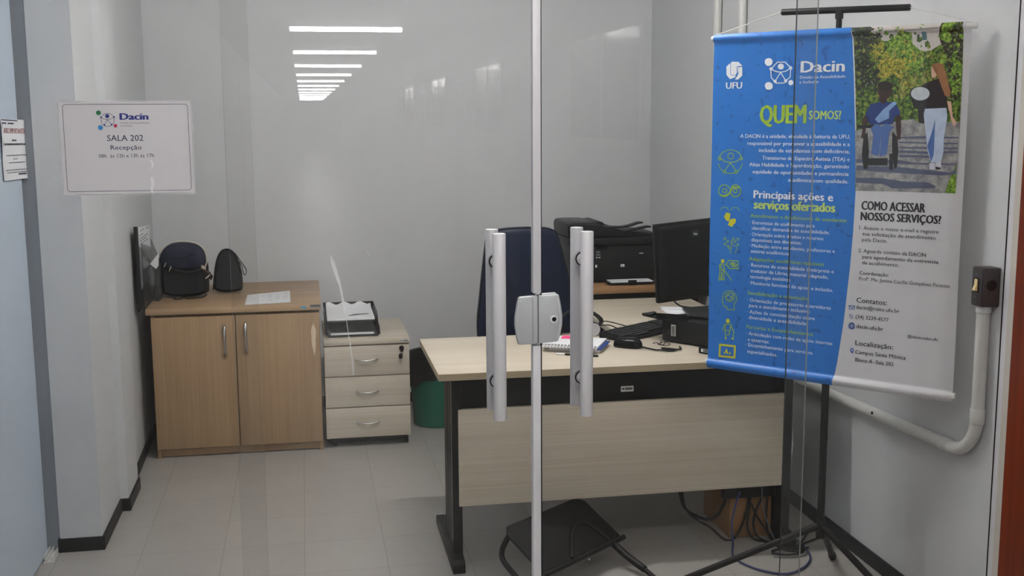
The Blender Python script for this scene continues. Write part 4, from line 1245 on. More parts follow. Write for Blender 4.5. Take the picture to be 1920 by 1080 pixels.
# letter tray on the pedestal
t = thing('letter_tray', 'smoked two-tier letter tray of papers on the drawer pedestal', 'letter tray', (.215, 5.9, .556))
def tier(z, x0, x1, y0, y1, nm):
    b = MB()
    b.box(x0, x1, y0, y1, z, z + .003)
    e = .012
    for X0, X1, Y0, Y1, hh in ((x0 - e, x0, y0 + .05, y1, .042), (x1, x1 + e, y0 + .05, y1, .042)):
        lo = x0 if X0 < x0 else x1; hi = X0 if X0 < x0 else X1
        t_ = bmesh.new()
        q = [(lo, y0 - .005, z), (lo, y1, z), (hi, y1, z + hh), (hi, y0 + .06, z + hh), (hi, y0 - .005, z + .012)]
        A = [t_.verts.new(p) for p in q]; B = [t_.verts.new((p[0] + .003 * (1 if lo == x1 else -1), p[1], p[2])) for p in q]
        n = len(q)
        t_.faces.new(A); t_.faces.new(B[::-1])
        for i in range(n): t_.faces.new((A[i], B[i], B[(i + 1) % n], A[(i + 1) % n]))
        bmesh.ops.recalc_face_normals(t_, faces=list(t_.faces)); b.add(t_)
    b.box(x0 - e, x1 + e, y1, y1 + .003, z, z + .042)
    b.box(x0 - .002, x1 + .002, y0 - .006, y0, z, z + .010)
    return b.build(nm, M['smoke'], t, smooth=0)
tier(.559, .096, .338, 5.675, 6.05, 'lower_tray')
tier(.626, .088, .330, 5.715, 6.10, 'upper_tray')
for x, y in ((.082, 5.74), (.346, 5.74), (.082, 6.03), (.346, 6.03)):
    b = MB(); b.tube([(x, y - .02, .562), (x, y, .60), (x - .004, y + .02, .632)], .0045, 8); b.build('post', M['black'], t)
def paper_stack(nm, label, x0, x1, y0, y1, z0, z1, curl, rot=0):
    tt = thing(nm, label, 'papers', ((x0 + x1) / 2, (y0 + y1) / 2, z0))
    t_ = bmesh.new(); n = 14; rows = []
    for i in range(n + 1):
        f = i / n; ro = []
        for j in range(n + 1):
            g = j / n
            x = x0 + (x1 - x0) * f; y = y0 + (y1 - y0) * g
            z = z1 + curl * (max(0, g - .75) / .25) ** 2 * (.35 + .65 * math.sin(f * 9 + 1) ** 2)
            ro.append((x + rot * (y - y0), y - rot * (x - x0) * .6, z))
        rows.append(ro)
    top = [[t_.verts.new(p) for p in r] for r in rows]; bot = [[t_.verts.new((p[0], p[1], p[2] - (z1 - z0))) for p in r] for r in rows]
    for i in range(n):
        for j in range(n):
            t_.faces.new((top[i][j], top[i + 1][j], top[i + 1][j + 1], top[i][j + 1])); t_.faces.new((bot[i][j], bot[i][j + 1], bot[i + 1][j + 1], bot[i + 1][j]))
        t_.faces.new((top[i][0], bot[i][0], bot[i + 1][0], top[i + 1][0])); t_.faces.new((top[i][n], top[i + 1][n], bot[i + 1][n], bot[i][n]))
        t_.faces.new((top[0][i], top[0][i + 1], bot[0][i + 1], bot[0][i])); t_.faces.new((top[n][i], bot[n][i], bot[n][i + 1], top[n][i + 1]))
    b = MB(); b.add(t_); b.build('sheets', M['paper'], tt, smooth=60)
    return tt
paper_stack('paper_stack', 'curling white papers in the upper letter tray', .090, .328, 5.712, 6.09, .6295, .646, .026)
tt = paper_stack('paper_stack', 'white papers in the lower letter tray', .104, .322, 5.682, 6.02, .5625, .572, 0)
tt = thing('folder', 'dark sheet standing in for shade on the papers in the lower letter tray', 'folder', (.21, 5.85, .5725))
b = MB(); b.box(.106, .334, 5.712, 6.03, .5725, .5760, .001); b.build('cover', M['grey_plastic'], tt, smooth=0)  # dark sheet added for the upper tray's shadow on these papers
b = MB(); b.tube([(.175, 5.74, .5800), (.24, 5.75, .5800), (.262, 5.742, .5800)], .0035, 8); b.build('pen', M['black'], thing('pen', 'black pen lying on the dark sheet in the lower letter tray', 'pen', (.22, 5.79, .575)))
b = MB(); b.prism([(.195, 5.775), (.305, 5.815), (.298, 5.83), (.23, 5.825)], .6465, .6485); b.build('sheet', M['smoke_thin'], thing('plastic_sleeve', 'dark translucent sleeve lying on the upper tray papers', 'plastic sleeve', (.25, 5.8, .648)), smooth=0)

# ================================================================== WASTE BIN
t = thing('waste_bin', 'green waste bin lined with a black bag', 'waste bin', (.672, 6.0, 0))
WX = T(.672, 6.0, 0)
b = MB(); b.lathe([(0, .003), (.125, .003), (.128, .006), (.152, .36), (.158, .362), (.158, .372), (.150, .372), (.124, .012), (0, .012)], 40, 0, WX); b.build('bucket', M['green_plastic'], t)
b = MB(); pr_ = [(.120, .02), (.147, .36), (.150, .390), (.158, .394), (.1615, .380), (.161, .33), (.1555, .27), (.152, .245), (.1490, .25)]
b.lathe(pr_, 48, 0, WX)
for v in b.bm.verts:
    if v.co.z < .30 and math.hypot(v.co.x - .672, v.co.y - 6.0) > .145:
        a = math.atan2(v.co.y - 6.0, v.co.x - .672); v.co.z += .028 * math.sin(a * 3 + .6) + .008 * math.sin(a * 11)
b.build('bag_liner', M['black_bag'], t)
# ================================================================== DESK
DT = .75
t = thing('reception_desk', 'L-shaped pale ash reception desk with black metal legs', 'desk', (1.15, 4.3, 0))
b = MB(); b.box(.444, 1.872, 3.905, 4.568, .724, DT, .0015); b.build('desk_top', M['ash_x'], t)
b = MB(); b.box(.4432, .4445, 3.906, 4.567, .7255, .7485); b.box(.445, 1.871, 3.9042, 3.9055, .7255, .7485); b.build('edge_band', M['ash_x_edge'], t, smooth=0)
b = MB(); b.box(1.272, 1.872, 4.571, 5.392, .724, DT, .0015); b.build('return_top', M['ash_x'], t)
b = MB(); b.box(.522, 1.782, 3.978, 3.996, .231, .597, .001); b.build('modesty_panel', M['ash_x'], t)
b = MB(); b.box(.535, 1.776, 3.998, 4.012, .55, .723, .001); ap = b.build('apron', M['black_metal'], t)
b = MB(); b.box(1.139, 1.188, 3.9965, 3.998, .630, .651)
for i in range(8): b.box(1.154 + i * .0038, 1.1568 + i * .0038, 3.9958, 3.9966, .636, .646, mi=1)
b.lathe([(0, .0008), (.0042, .0008), (.0042, 0)], 10, 1, T(1.147, 3.9965, .641) @ RX(R(90)))
b.build('asset_tag', [M['tag'], M['tag_ink']], ap, smooth=0)
for x in (.499, 1.786):
    b = MB()
    b.box(x, x + .036, 3.985, 4.10, .045, .723, .003); b.box(x + .003, x + .033, 4.10, 4.24, .05, .723, .002)
    lg = b.build('leg', M['black_metal'], t)
    b = MB(); P = [(3.908, 0), (4.452, 0), (4.452, .030), (4.43, .042), (4.20, .056), (4.02, .058), (3.93, .046), (3.908, .034)]
    b.prism(P, x - .012, x + .034, .002, X=YZ); b.build('foot', M['black_metal'], lg)
    b = MB(); b.box(x - .002, x + .036, 3.97, 4.45, .708, .7235); b.build('top_bracket', M['black_metal'], lg, smooth=0)
b = MB(); b.box(.499 - .0012, .499, 3.99, 4.004, .10, .70); b.build('edge_highlight', M['alu_dark'], t, smooth=0)  # grey strip paints the highlight along the leg's front edge
for x in (1.285, 1.835):
    b = MB(); b.box(x, x + .025, 5.25, 5.37, 0, .723, .002); b.build('return_leg', M['black_metal'], t)
b = MB(); b.box(1.56, 1.776, 4.013, 4.045, .176, .32, .003); b.build('cable_tray', M['black_metal'], t)

# things on the desk ------------------------------------------------
t = thing('computer', 'black desktop computer lying flat on the desk under the monitor', 'computer', (1.55, 4.26, DT))
ca, sa = .607, -.795
PCX = frame((1.395, 4.318, DT + .001), (ca, sa, 0), (-sa, ca, 0), (0, 0, 1))     # x along its visible side, y away from the viewer
b = MB(); b.prism(round_rect(0, .335, 0, .26, .016), .006, .094, .002, X=PCX); b.build('case', M['black'], t)
b = MB(); b.box(.03, .30, .03, .23, 0, .007, X=PCX); b.build('base', M['black_matt'], t, smooth=0)
b = MB(); b.box(.050, .072, -.0008, .0004, .028, .074, X=PCX)
for i in range(9): b.box(.054, .068, -.0013, -.0006, .031 + i * .0042, .0335 + i * .0042, mi=1, X=PCX)
b.build('asset_tag', [M['tag'], M['tag_ink']], t, smooth=0)
b = MB(); b.box(.033, .042, -.0008, .0004, .032, .050, X=PCX); b.box(.033, .041, -.0008, .0004, .055, .075, X=PCX, mi=1); b.build('sticker', [M['grey_plastic'], M['black_gloss']], t, smooth=0)

t = thing('monitor', 'black flat computer monitor seen from its back, by the banner', 'monitor', (1.62, 4.42, .848))
u = Vector((.978, .199, .064)).normalized(); vv = Vector((-.05, -.004, 1)); vv = (vv - vv.dot(u) * u).normalized(); nn = u.cross(vv)        # nn points to the viewer
MX = frame((1.4685, 4.60, .856), u, vv, -u.cross(vv))
b = MB(); b.prism(round_rect(0, .52, 0, .340, .006), -.004, .014, .002, X=MX); b.build('screen_frame', M['black'], t)
b = MB(); b.inflate(round_rect(.012, .508, .012, .328, .012), [(1, -.004), (.99, -.018), (.95, -.026), (.9, -.028)], MX); b.build('rear_shell', M['black_matt'], t)
# (the shell bulges towards the viewer)
b = MB(); b.box(.010, .51, .010, .33, .0142, .0150, X=MX); b.build('screen', M['black_gloss'], t, smooth=0)
hp = Print()
def hmap(u_, v_, h): return tuple(MX @ Vector((.170 + u_ / 1000, .298 - v_ / 1000, -.0292 - h * .0003)))
hp.poly([(0, 0), (30, 0), (30, 24), (0, 24)], 'ink_thin'); hp.poly([(1.5, 1.5), (28.5, 1.5), (28.5, 22.5), (1.5, 22.5)], 'ink_k', 1); hp.text('hp', 6, 24, 17, 9, 'B', 'ink_k2', 2)
hp.build('logo', hmap, t)
b = MB(); b.tube([MX @ Vector((.26, .17, -.03)), MX @ Vector((.25, .10, -.055)), Vector((1.685, 4.46, .93)), Vector((1.665, 4.42, .862))], .021, 14, smooth=4); b.build('neck', M['black'], t)
b = MB(); b.prism([(1.530, 4.452), (1.69, 4.49), (1.72, 4.30), (1.60, 4.20), (1.500, 4.285)], .8508, .861, .002); b.build('base', M['grey_plastic'], t)
b = MB(); b.tube([MX @ Vector((.06, .02, -.018)), MX @ Vector((.10, -.02, -.02)), Vector((1.66, 4.62, .82)), Vector((1.75, 4.66, .755))], .0035, 8, smooth=5); b.build('cable', M['black_rubber'], t)

t = thing('document_wallet', 'thin black wallet lying across the desktop computer', 'wallet', (1.42, 4.33, .846))
b = MB(); b.prism([(1.335, 4.378), (1.395, 4.412), (1.465, 4.37), (1.52, 4.30), (1.47, 4.215), (1.378, 4.262)], .8463, .8505, .001); b.prism([(1.333, 4.380), (1.397, 4.416), (1.40, 4.395), (1.36, 4.335)], .8506, .857, .001); b.build('cover', M['black_gloss'], t, smooth=0)
t = thing('paper_slip', 'white paper slip behind the black wallet on the desktop computer', 'paper', (1.5, 4.45, .846))
b = MB(); b.prism([(1.455, 4.505), (1.535, 4.475), (1.545, 4.395), (1.475, 4.375), (1.452, 4.405)], .8463, .8473); b.prism([(1.452, 4.510), (1.530, 4.482), (1.535, 4.455), (1.448, 4.480)], .8474, .858); b.build('sheet', M['paper'], t, smooth=0)

t = thing('power_adapter', 'small black box with a white tag at the foot of the computer', 'adapter', (1.50, 4.04, DT))
AX = frame((1.462, 4.062, DT + .001), (ca, sa, 0), (-sa, ca, 0), (0, 0, 1))
b = MB(); b.prism(round_rect(0, .11, 0, .05, .008), 0, .026, .003, X=AX); b.build('body', M['black'], t)
b = MB(); b.box(.014, .05, -.0006, .0004, .007, .019, X=AX)
for i in range(5): b.box(.024 + i * .005, .0275 + i * .005, -.0011, -.0005, .0085, .0175, X=AX, mi=1)
b.build('asset_tag', [M['tag'], M['tag_ink']], t, smooth=0)

# keyboard
t = thing('keyboard', 'black keyboard lying between the mouse and the computer', 'keyboard', (1.28, 4.42, DT))
ka = R(36)
KX = frame((1.168, 4.430, DT + .001), (math.cos(ka), math.sin(ka), 0), (math.sin(ka), -math.cos(ka), 0), (0, 0, 1)) @ RX(R(0))
b = MB(); b.prism([(0, 0), (.140, 0), (.142, .004), (.140, .010), (.004, .026), (0, .022)], 0, .42, .0015, X=KX @ frame((0, 0, 0), (0, 1, 0), (0, 0, 1), (1, 0, 0))); b.build('case', M['black'], t)
kr = 0
for row in range(6):
    for c in range(21):
        if c in (15, ) or (row == 0 and c in (1,)): continue
        if row == 5 and 4 <= c <= 8: continue
        y = .012 + row * .0195; x = .010 + c * .0191; z = .0255 - (y - .004) * (.016 / .136)
        b = MB(); b.box(x, x + .0165, y, y + .0165, z - .001, z + .0055, .0012, X=KX, seg=1); o = b.build('key', M['grey_plastic'], t, smooth=0); kr += 1
        if kr >= 95: break
    if kr >= 95: break
b = MB()
y = .012 + 5 * .0195; z = .0255 - (y - .004) * (.016 / .136)
b.box(.010 + 4 * .0191, .010 + 8.9 * .0191, y, y + .0165, z - .001, z + .0055, .0012, X=KX, seg=1); b.build('space_bar', M['grey_plastic'], t, smooth=0)
b = MB(); b.tube([KX @ Vector((.16, -.002, .012)), KX @ Vector((.155, -.03, .012)), KX @ Vector((.15, -.05, .006)), KX @ Vector((.19, -.07, .004))], .0022, 8, smooth=4); b.build('cable', M['black_rubber'], t)

t = thing('mouse', 'black computer mouse on the desk in front of the keyboard', 'mouse', (1.235, 4.225, DT))
ms = round_poly([(-.058, -.012), (-.05, -.027), (-.01, -.032), (.03, -.030), (.055, -.022), (.060, 0), (.055, .022), (.03, .030), (-.01, .032), (-.05, .027), (-.058, .012)], 2)
SX = frame((1.232, 4.228, DT + .001), (.78, -.62, 0), (.62, .78, 0), (0, 0, 1))
b = MB(); b.inflate(ms, [(.92, 0), (1, .004), (1, .010), (.97, .018), (.88, .028), (.70, .035), (.4, .0385), (.15, .039)], SX, centre=(-.006, 0)); b.build('body', M['black_gloss'], t, smooth=60)
b = MB(); b.cyl(SX @ Vector((.028, -.003, .030)), SX @ Vector((.028, .003, .030)), .008, 14); b.build('scroll_wheel', M['grey_plastic'], t)
b = MB(); b.tube([SX @ Vector((.058, 0, .006)), Vector((1.315, 4.135, DT + .005)), Vector((1.33, 4.118, DT + .007)), Vector((1.365, 4.095, DT + .006)), Vector((1.395, 4.125, DT + .005)), Vector((1.345, 4.14, DT + .010)), Vector((1.345, 4.108, DT + .012)), Vector((1.41, 4.12, DT + .006)), Vector((1.425, 4.17, DT + .005))], .0032, 8, smooth=5); b.build('cable', M['black_rubber'], t)

t = thing('cable_bundle', 'tangle of thin black wires on the desk beside the keyboard', 'cable', (1.36, 4.22, DT))
b = MB()
b.tube([(1.345, 4.262, DT + .004), (1.352, 4.235, DT + .012), (1.372, 4.222, DT + .004), (1.392, 4.24, DT + .016), (1.375, 4.26, DT + .004), (1.385, 4.275, DT + .012)], .0018, 6, smooth=5)
b.tube([(1.36, 4.25, DT + .003), (1.38, 4.215, DT + .003), (1.40, 4.21, DT + .008), (1.385, 4.24, DT + .014)], .0016, 6, smooth=5)
b.build('wire', M['black_rubber'], t)

t = thing('headset', 'black headset with a silver ear-cup ring beside the end of the keyboard', 'headset', (1.16, 4.47, DT))
HX = frame((1.155, 4.478, .7785), (.99, .12, 0), (0, 0, 1), (.12, -.99, 0))
b = MB(); b.lathe([(0, -.014), (.026, -.014), (.031, -.006), (.031, .004), (.027, .008)], 28, 0, HX); b.build('ear_cup', M['black'], t)
b = MB(); b.lathe([(.0265, .008), (.0275, .010), (.024, .011), (.0225, .008)], 28, 0, HX); b.build('ring', M['alu'], t)
b = MB(); b.lathe([(0, .007), (.010, .007), (.022, .009), (.024, .008)], 28, 0, HX); b.build('cup_plate', M['alu'], t)
b = MB(); b.strap([(1.178, 4.49, .788), (1.196, 4.50, .805), (1.186, 4.50, .823), (1.155, 4.50, .845), (1.11, 4.51, .858), (1.06, 4.52, .85), (1.03, 4.53, .82), (1.02, 4.535, .79)], .028, .008, (.15, -.9, .25), smooth=4); b.build('head_band', M['grey_plastic'], t)
b = MB(); b.lathe([(0, -.012), (.026, -.012), (.031, -.004), (.031, .006), (.024, .010), (0, .010)], 28, 0, frame((1.018, 4.535, .7825), (.99, .12, 0), (0, 0, 1), (.12, -.99, 0))); b.build('ear_cup', M['black'], t)
b = MB(); b.tube([(1.196, 4.50, .795), (1.215, 4.52, .803), (1.26, 4.55, .790), (1.31, 4.56, .774), (1.32, 4.555, .772), (1.37, 4.57, .772), (1.45, 4.58, .762), (1.50, 4.585, .756)], .0022, 8, smooth=4); b.tube([(1.196, 4.498, .79), (1.235, 4.50, .788), (1.275, 4.49, .768), (1.295, 4.485, .754)], .0022, 8, smooth=4); b.tube([(1.19, 4.48, .775), (1.225, 4.455, .768), (1.25, 4.44, .753)], .002, 8, smooth=4); b.build('cable', M['black_rubber'], t)

# notebooks
NX = frame((.872, 4.215, DT + .001), (.893, -.45, 0), (.45, .893, 0), (0, 0, 1))
t = thing('book', 'thin blue-covered book under the spiral notebook', 'book', (1.0, 4.25, DT))
b = MB(); b.box(.03, .232, .03, .19, .0, .012, .0015, X=NX); b.build('pages', M['paper'], t, smooth=0)
b = MB(); b.box(.025, .240, .026, .194, .0121, .0165, .001, X=NX); b.build('cover', M['blue_cover'], t, smooth=0)
t = thing('notebook', 'white spiral notebook with punched holes and a pink note', 'notebook', (1.0, 4.25, DT + .017))
b = MB(); b.box(0, .226, 0, .200, .0172, .0255, .001, X=NX); pg = b.build('pages', M['paper'], t, smooth=0)
b = MB()
for i in range(17): b.box(.007 + i * .0130, .0158 + i * .0130, .010, .021, .0256, .0260, X=NX)
b.build('punched_holes', M['black'], pg, smooth=0)
for i in range(17):
    b = MB(); c = NX @ Vector((.0112 + i * .0130, .004, .021))
    P = [NX @ Vector((.0112 + i * .0130, .006 + .010 * math.cos(a), .0215 + .010 * math.sin(a))) for a in [2 * math.pi * k / 12 for k in range(12)]]
    b.tube(P, .0007, 5, closed=True); b.build('ring', M['black'], t)
b = MB(); b.box(.050, .098, .150, .198, .0256, .0290, X=NX); b.build('sticky_note', M['pink'], t, smooth=0)
t = thing('pen', 'slim black and white pen in front of the notebook', 'pen', (.99, 4.09, DT))
b = MB(); b.cyl((.955, 4.128, DT + .0045), (1.07, 4.070, DT + .0045), .004, 12, bev=.001); b.build('barrel', M['black'], t)
b = MB(); b.cyl((.925, 4.143, DT + .0045), (.955, 4.128, DT + .0045), .0038, 12, bev=.001); b.build('tip', M['paper'], t)

# ================================================================== CHAIR
t = thing('office_chair', 'navy leatherette high-back office chair behind the desk', 'chair', (.95, 4.95, 0))
bo = round_poly([(.760, .600), (1.128, .600), (1.150, .66), (1.155, .78), (1.150, .90), (1.128, 1.0), (1.104, 1.085), (1.090, 1.135), (1.072, 1.160), (1.03, 1.170), (.93, 1.172), (.84, 1.168), (.792, 1.158), (.773, 1.13), (.764, 1.07), (.752, .97), (.738, .84), (.728, .76), (.732, .66)], 1)
b = MB(); b.inflate(bo, [(.93, -.045), (.985, -.035), (1.0, -.015), (1.0, .012), (.985, .024), (.955, .031), (.90, .034), (.70, .040)], XZ @ T(0, 0, -4.88), centre=(.942, .88))
bk = b.build('backrest', M['navy_leather'], t, smooth=60)
b = MB(); b.tube([XZ @ Vector((.942 + (x - .942) * .992, .88 + (z - .88) * .992, -4.88 + .021)) for x, z in bo], .0035, 6, closed=True); b.build('piping', M['black_matt'], bk)
b = MB(); b.inflate(round_rect(.70, 1.19, 4.42, 4.88, .09, 6), [(.93, .445), (1, .46), (1, .50), (.97, .525), (.85, .538), (.5, .542)]); b.build('seat', M['navy_leather'], t, smooth=60)
b = MB(); b.box(.90, .98, 4.70, 5.02, .425, .444, .004); b.tube([(.94, 4.90, .435), (.94, 5.0, .45), (.94, 5.01, .52), (.94, 4.945, .70)], .02, 12, smooth=3); b.build('back_support', M['black'], t)
CY = 5.03
b = MB(); b.cyl((.945, CY, .09), (.945, CY, .43), .027, 20); b.build('gas_column', M['black'], t)
for k in range(5):
    a = R(72 * k + 18); e = Vector((.945 + .235 * math.cos(a), CY + .235 * math.sin(a), .075))
    b = MB(); b.tube([(.945, CY, .105), (.945 + .12 * math.cos(a), CY + .12 * math.sin(a), .095), e], [.026, .02, .015], 10); lg = b.build('leg', M['black'], t)
    b = MB(); d = Vector((-math.sin(a), math.cos(a), 0)) * .022; c = Vector((e.x, e.y, .0285)); b.cyl(c - d, c + d, .028, 16, bev=.003); b.cyl(c, e + Vector((0, 0, -.005)), .007, 10); b.build('caster', M['black'], lg)
for s, x in ((-1, .705), (1, 1.185)):
    b = MB(); b.tube([(x - s * .03, 4.62, .46), (x + s * .012, 4.62, .50), (x + s * .012, 4.63, .60), (x, 4.66, .655)], .013, 10, smooth=4); b.box(x - .028, x + .028, 4.60, 4.83, .655, .678, .010); b.build('armrest', M['black'], t)

# ================================================================== SIDE TABLE WITH PRINTER
t = thing('side_table', 'brown wooden side table under the printer', 'table', (1.7, 5.85, 0))
b = MB(); b.box(1.345, 2.0, 5.452, 6.25, .767, .8055, .002); b.build('table_top', M['brown_x'], t)
b = MB(); b.box(1.375, 1.395, 5.50, 6.2, 0, .766, .001); b.box(1.965, 1.985, 5.50, 6.2, 0, .766, .001); b.build('side_panel', M['brown_x'], t, smooth=0)
b = MB(); b.box(1.395, 1.965, 5.475, 5.495, .70, .764, .001); b.box(1.395, 1.965, 6.15, 6.17, .2, .764, .001); b.build('rail', M['black_metal'], t, smooth=0)

PZ = .8065
t = thing('printer', 'black multifunction printer with a paper feeder on the brown side table', 'printer', (1.54, 5.75, PZ))
b = MB(); b.box(1.318, 1.785, 5.56, 5.92, PZ + .012, 1.000, .012); b.box(1.335, 1.77, 5.60, 5.90, PZ, PZ + .014); b.build('body', M['black'], t)
b = MB(); b.box(1.300, 1.800, 5.545, 5.93, 1.003, 1.040, .008); b.build('scanner_unit', M['black'], t)
b = MB(); b.prism([(1.303, 1.042), (1.795, 1.042), (1.790, 1.050), (1.60, 1.070), (1.560, 1.083), (1.545, 1.092), (1.480, 1.095), (1.440, 1.112), (1.330, 1.116), (1.308, 1.112), (1.300, 1.095)], -5.90, -5.57, .004, X=XZ); b.build('document_feeder', M['black'], t)
b = MB(); b.prism([(1.308, 1.1165), (1.335, 1.120), (1.432, 1.119), (1.488, 1.099), (1.43, 1.1005), (1.325, 1.1025), (1.306, 1.100)], -5.86, -5.562, .002, X=XZ); b.build('feeder_lid', M['grey_plastic'], t)
b = MB(); b.prism([(1.445, 1.113), (1.490, 1.116), (1.502, 1.110), (1.506, 1.096), (1.47, 1.098)], -5.88, -5.62, .002, X=XZ); b.build('feeder_hump', M['black'], t)
for y, dz, dx in ((5.66, .0, 0), (5.60, -.016, .025)):
    b = MB(); b.strap([(1.545, y, 1.086 + dz), (1.60, y, 1.083 + dz), (1.650, y, 1.090 + dz), (1.695 + dx, y, 1.103 + dz), (1.716 + dx, y, 1.104 + dz)], .05, .008, (0, 1, 0), smooth=4); b.build('paper_guide', M['black'], t)
b = MB(); b.box(1.445, 1.50, 5.544, 5.5475, .985, 1.0, .0005); b.build('panel_strip', M['black_gloss'], t, smooth=0)
b = MB(); b.box(1.447, 1.468, 5.5585, 5.5605, .962, .972); b.box(1.447, 1.470, 5.5585, 5.5605, .948, .957); b.build('display', M['alu_dark'], t, smooth=0)
for x in (1.447, 1.461):
    b = MB(); b.box(x, x + .009, 5.5585, 5.5605, .936, .942, .0005); b.build('button', M['tag'], t, smooth=0)
b = MB(); b.box(1.443, 1.452, 5.555, 5.5605, .888, .902, .001); b.build('usb_port', M['alu'], t, smooth=0)
pl = Print()
def plmap(u_, v_, h): return (1.577 + u_ / 1000, 5.5594 - h * .0004, .901 - v_ / 1000)
pl.poly([(0, 0), (20, 0), (20, 13), (0, 13)], 'ink_k2'); pl.text('hp', 4.5, 15.5, 9.8, 6.5, 'B', 'ink_k', 1)
pl.text('Photosmart', 98, 121, -52, 4.2, 'N', 'ink_thin') if False else pl.poly([(98, -56), (120, -56), (120, -52.5), (98, -52.5)], 'ink_k2')
pl.build('logo', plmap, t)
b = MB(); b.prism([(1.488, 5.560), (1.735, 5.560), (1.735, 5.475), (1.715, 5.460), (1.508, 5.460), (1.488, 5.475)], PZ + .004, PZ + .0125, .002); b.box(1.590, 1.632, 5.452, 5.466, PZ + .003, PZ + .026, .002); b.build('output_tray', M['black'], t)
tt = thing('paper_stack', 'white paper lying in the output tray of the printer', 'papers', (1.6, 5.5, PZ + .013))
b = MB(); b.box(1.502, 1.722, 5.468, 5.556, PZ + .0135, PZ + .0185, .0005); b.build('sheets', M['paper'], tt, smooth=0)

# ================================================================== UNDER THE DESK
t = thing('foot_rest', 'black tilted foot rest with a tubular frame under the desk', 'foot rest', (.9, 3.8, 0))
fu = Vector((.78, .626, 0)); fv = Vector((-.118, .155, .11)); fn = fu.cross(fv).normalized(); fvl = fv.length; fvn = fv.normalized()
FX = frame((.762, 3.640, .088), fu, fvn, fn)
b = MB(); b.prism([(0, 0), (.455, 0), (.455, fvl - .03), (.43, fvl), (.03, fvl), (0, fvl - .03)], 0, .012, .003, X=FX); b.build('board', M['black_matt'], t)
b = MB(); b.cyl(FX @ Vector((-.02, -.008, .004)), FX @ Vector((.475, -.008, .004)), .010, 14, bev=.003); br = b.build('front_bar', M['black_metal'], t)
b = MB(); b.cyl(FX @ Vector((.245, -.02, -.004)), FX @ Vector((.245, -.028, -.006)), .005, 12, bev=.002); b.build('bolt', M['chrome'], br)
b = MB(); b.tube([FX @ Vector(p) for p in ((.16, .0, .014), (.24, .075, .016), (.30, .110, .016), (.345, .108, .016), (.375, .06, .016), (.385, .0, .012))], .007, 10, smooth=4); b.build('arched_bar', M['black_metal'], t)
b = MB(); b.tube([(.675, 3.815, .165), (.655, 3.835, .105), (.662, 3.80, .070), (.72, 3.66, .030), (.80, 3.50, .012)], .010, 12, smooth=4); b.build('leg', M['black_metal'], t)
b = MB(); b.tube([(1.085, 3.885, .080), (1.125, 3.82, .050), (1.165, 3.755, .028)], .0135, 12); b.tube([(1.165, 3.755, .028), (1.19, 3.70, .012)], .0095, 12); b.build('leg', M['black_metal'], t)
b = MB(); b.tube([(.80, 3.50, .011), (.85, 3.455, .011), (1.12, 3.60, .011), (1.19, 3.70, .011)], .0095, 12, smooth=3); b.build('floor_bar', M['black_metal'], t)

t = thing('cardboard_box', 'brown cardboard box on the floor under the desk', 'box', (1.69, 4.2, 0))
b = MB(); b.box(1.602, 1.775, 4.052, 4.345, .001, .255, .002); b.build('carton', M['card'], t)
b = MB(); b.box(1.612, 1.640, 4.0505, 4.0515, .002, .252); b.box(1.602, 1.775, 4.19, 4.205, .2555, .2565); b.build('flap_seam', M['brown_strap'], t, smooth=0) if False else b.bm.free()

def cable(pts, r, m, label, k=6):
    tt = thing('cable', label, 'cable', pts[0])
    b = MB(); b.tube(pts, r, 8, smooth=k); b.build('cord', M[m], tt)
cable([(1.40, 4.10, .26), (1.413, 4.10, .182), (1.433, 4.10, .122), (1.475, 4.09, .090), (1.52, 4.08, .075), (1.56, 4.075, .092), (1.585, 4.07, .140), (1.597, 4.06, .20)], .006, 'black_rubber', 'thick black cable hanging in a loop clear of the cardboard box')
cable([(1.405, 4.06, .21), (1.425, 4.06, .130), (1.47, 4.05, .085), (1.52, 4.04, .055), (1.575, 4.035, .006), (1.61, 4.03, .006), (1.645, 4.035, .05), (1.665, 4.035, .12), (1.672, 4.035, .18)], .0045, 'black_rubber', 'black cable drooping to the floor against the front of the cardboard box')
cable([(1.676, 4.025, .19), (1.672, 4.03, .12), (1.669, 4.03, .05), (1.69, 4.01, .007), (1.735, 3.97, .006), (1.765, 3.895, .006), (1.80, 3.88, .006), (1.85, 3.91, .006)], .005, 'black_rubber', 'black cable running down the middle of the cardboard box')
cable([(1.735, 4.032, .18), (1.705, 4.034, .12), (1.695, 4.034, .06), (1.71, 4.02, .010), (1.745, 3.95, .006), (1.765, 3.885, .006), (1.81, 3.865, .006), (1.86, 3.89, .006)], .0045, 'black_rubber', 'black cable curving down the cardboard box beside the desk leg')
cable([(1.748, 4.030, .18), (1.746, 4.032, .09), (1.752, 4.02, .02), (1.762, 3.94, .006), (1.79, 3.875, .006), (1.86, 3.93, .006), (1.97, 3.99, .006)], .0045, 'black_rubber', 'black cable dropping straight down by the desk leg')
cable([(1.678, 4.02, .15), (1.70, 4.015, .10), (1.745, 4.0, .03), (1.765, 3.92, .010), (1.80, 3.89, .010), (1.86, 3.95, .006), (1.93, 4.04, .006), (1.98, 4.06, .006)], .004, 'black_rubber', 'thin black cable slanting down to the foot of the desk leg')
cable([(1.62, 3.997, .21), (1.598, 3.99, .15), (1.583, 3.98, .085), (1.578, 3.95, .02), (1.545, 3.855, .006), (1.575, 3.745, .006), (1.66, 3.668, .006), (1.745, 3.70, .006), (1.808, 3.765, .006), (1.838, 3.835, .006), (1.845, 3.91, .006), (1.85, 3.97, .006)], .004, 'blue_cable', 'blue network cable looping out across the floor under the banner')
cable([(1.712, 4.0, .22), (1.716, 4.0, .15), (1.735, 3.995, .08), (1.755, 3.95, .012), (1.765, 3.90, .006)], .0025, 'grey_cable', 'thin grey cable hanging in front of the cardboard box')
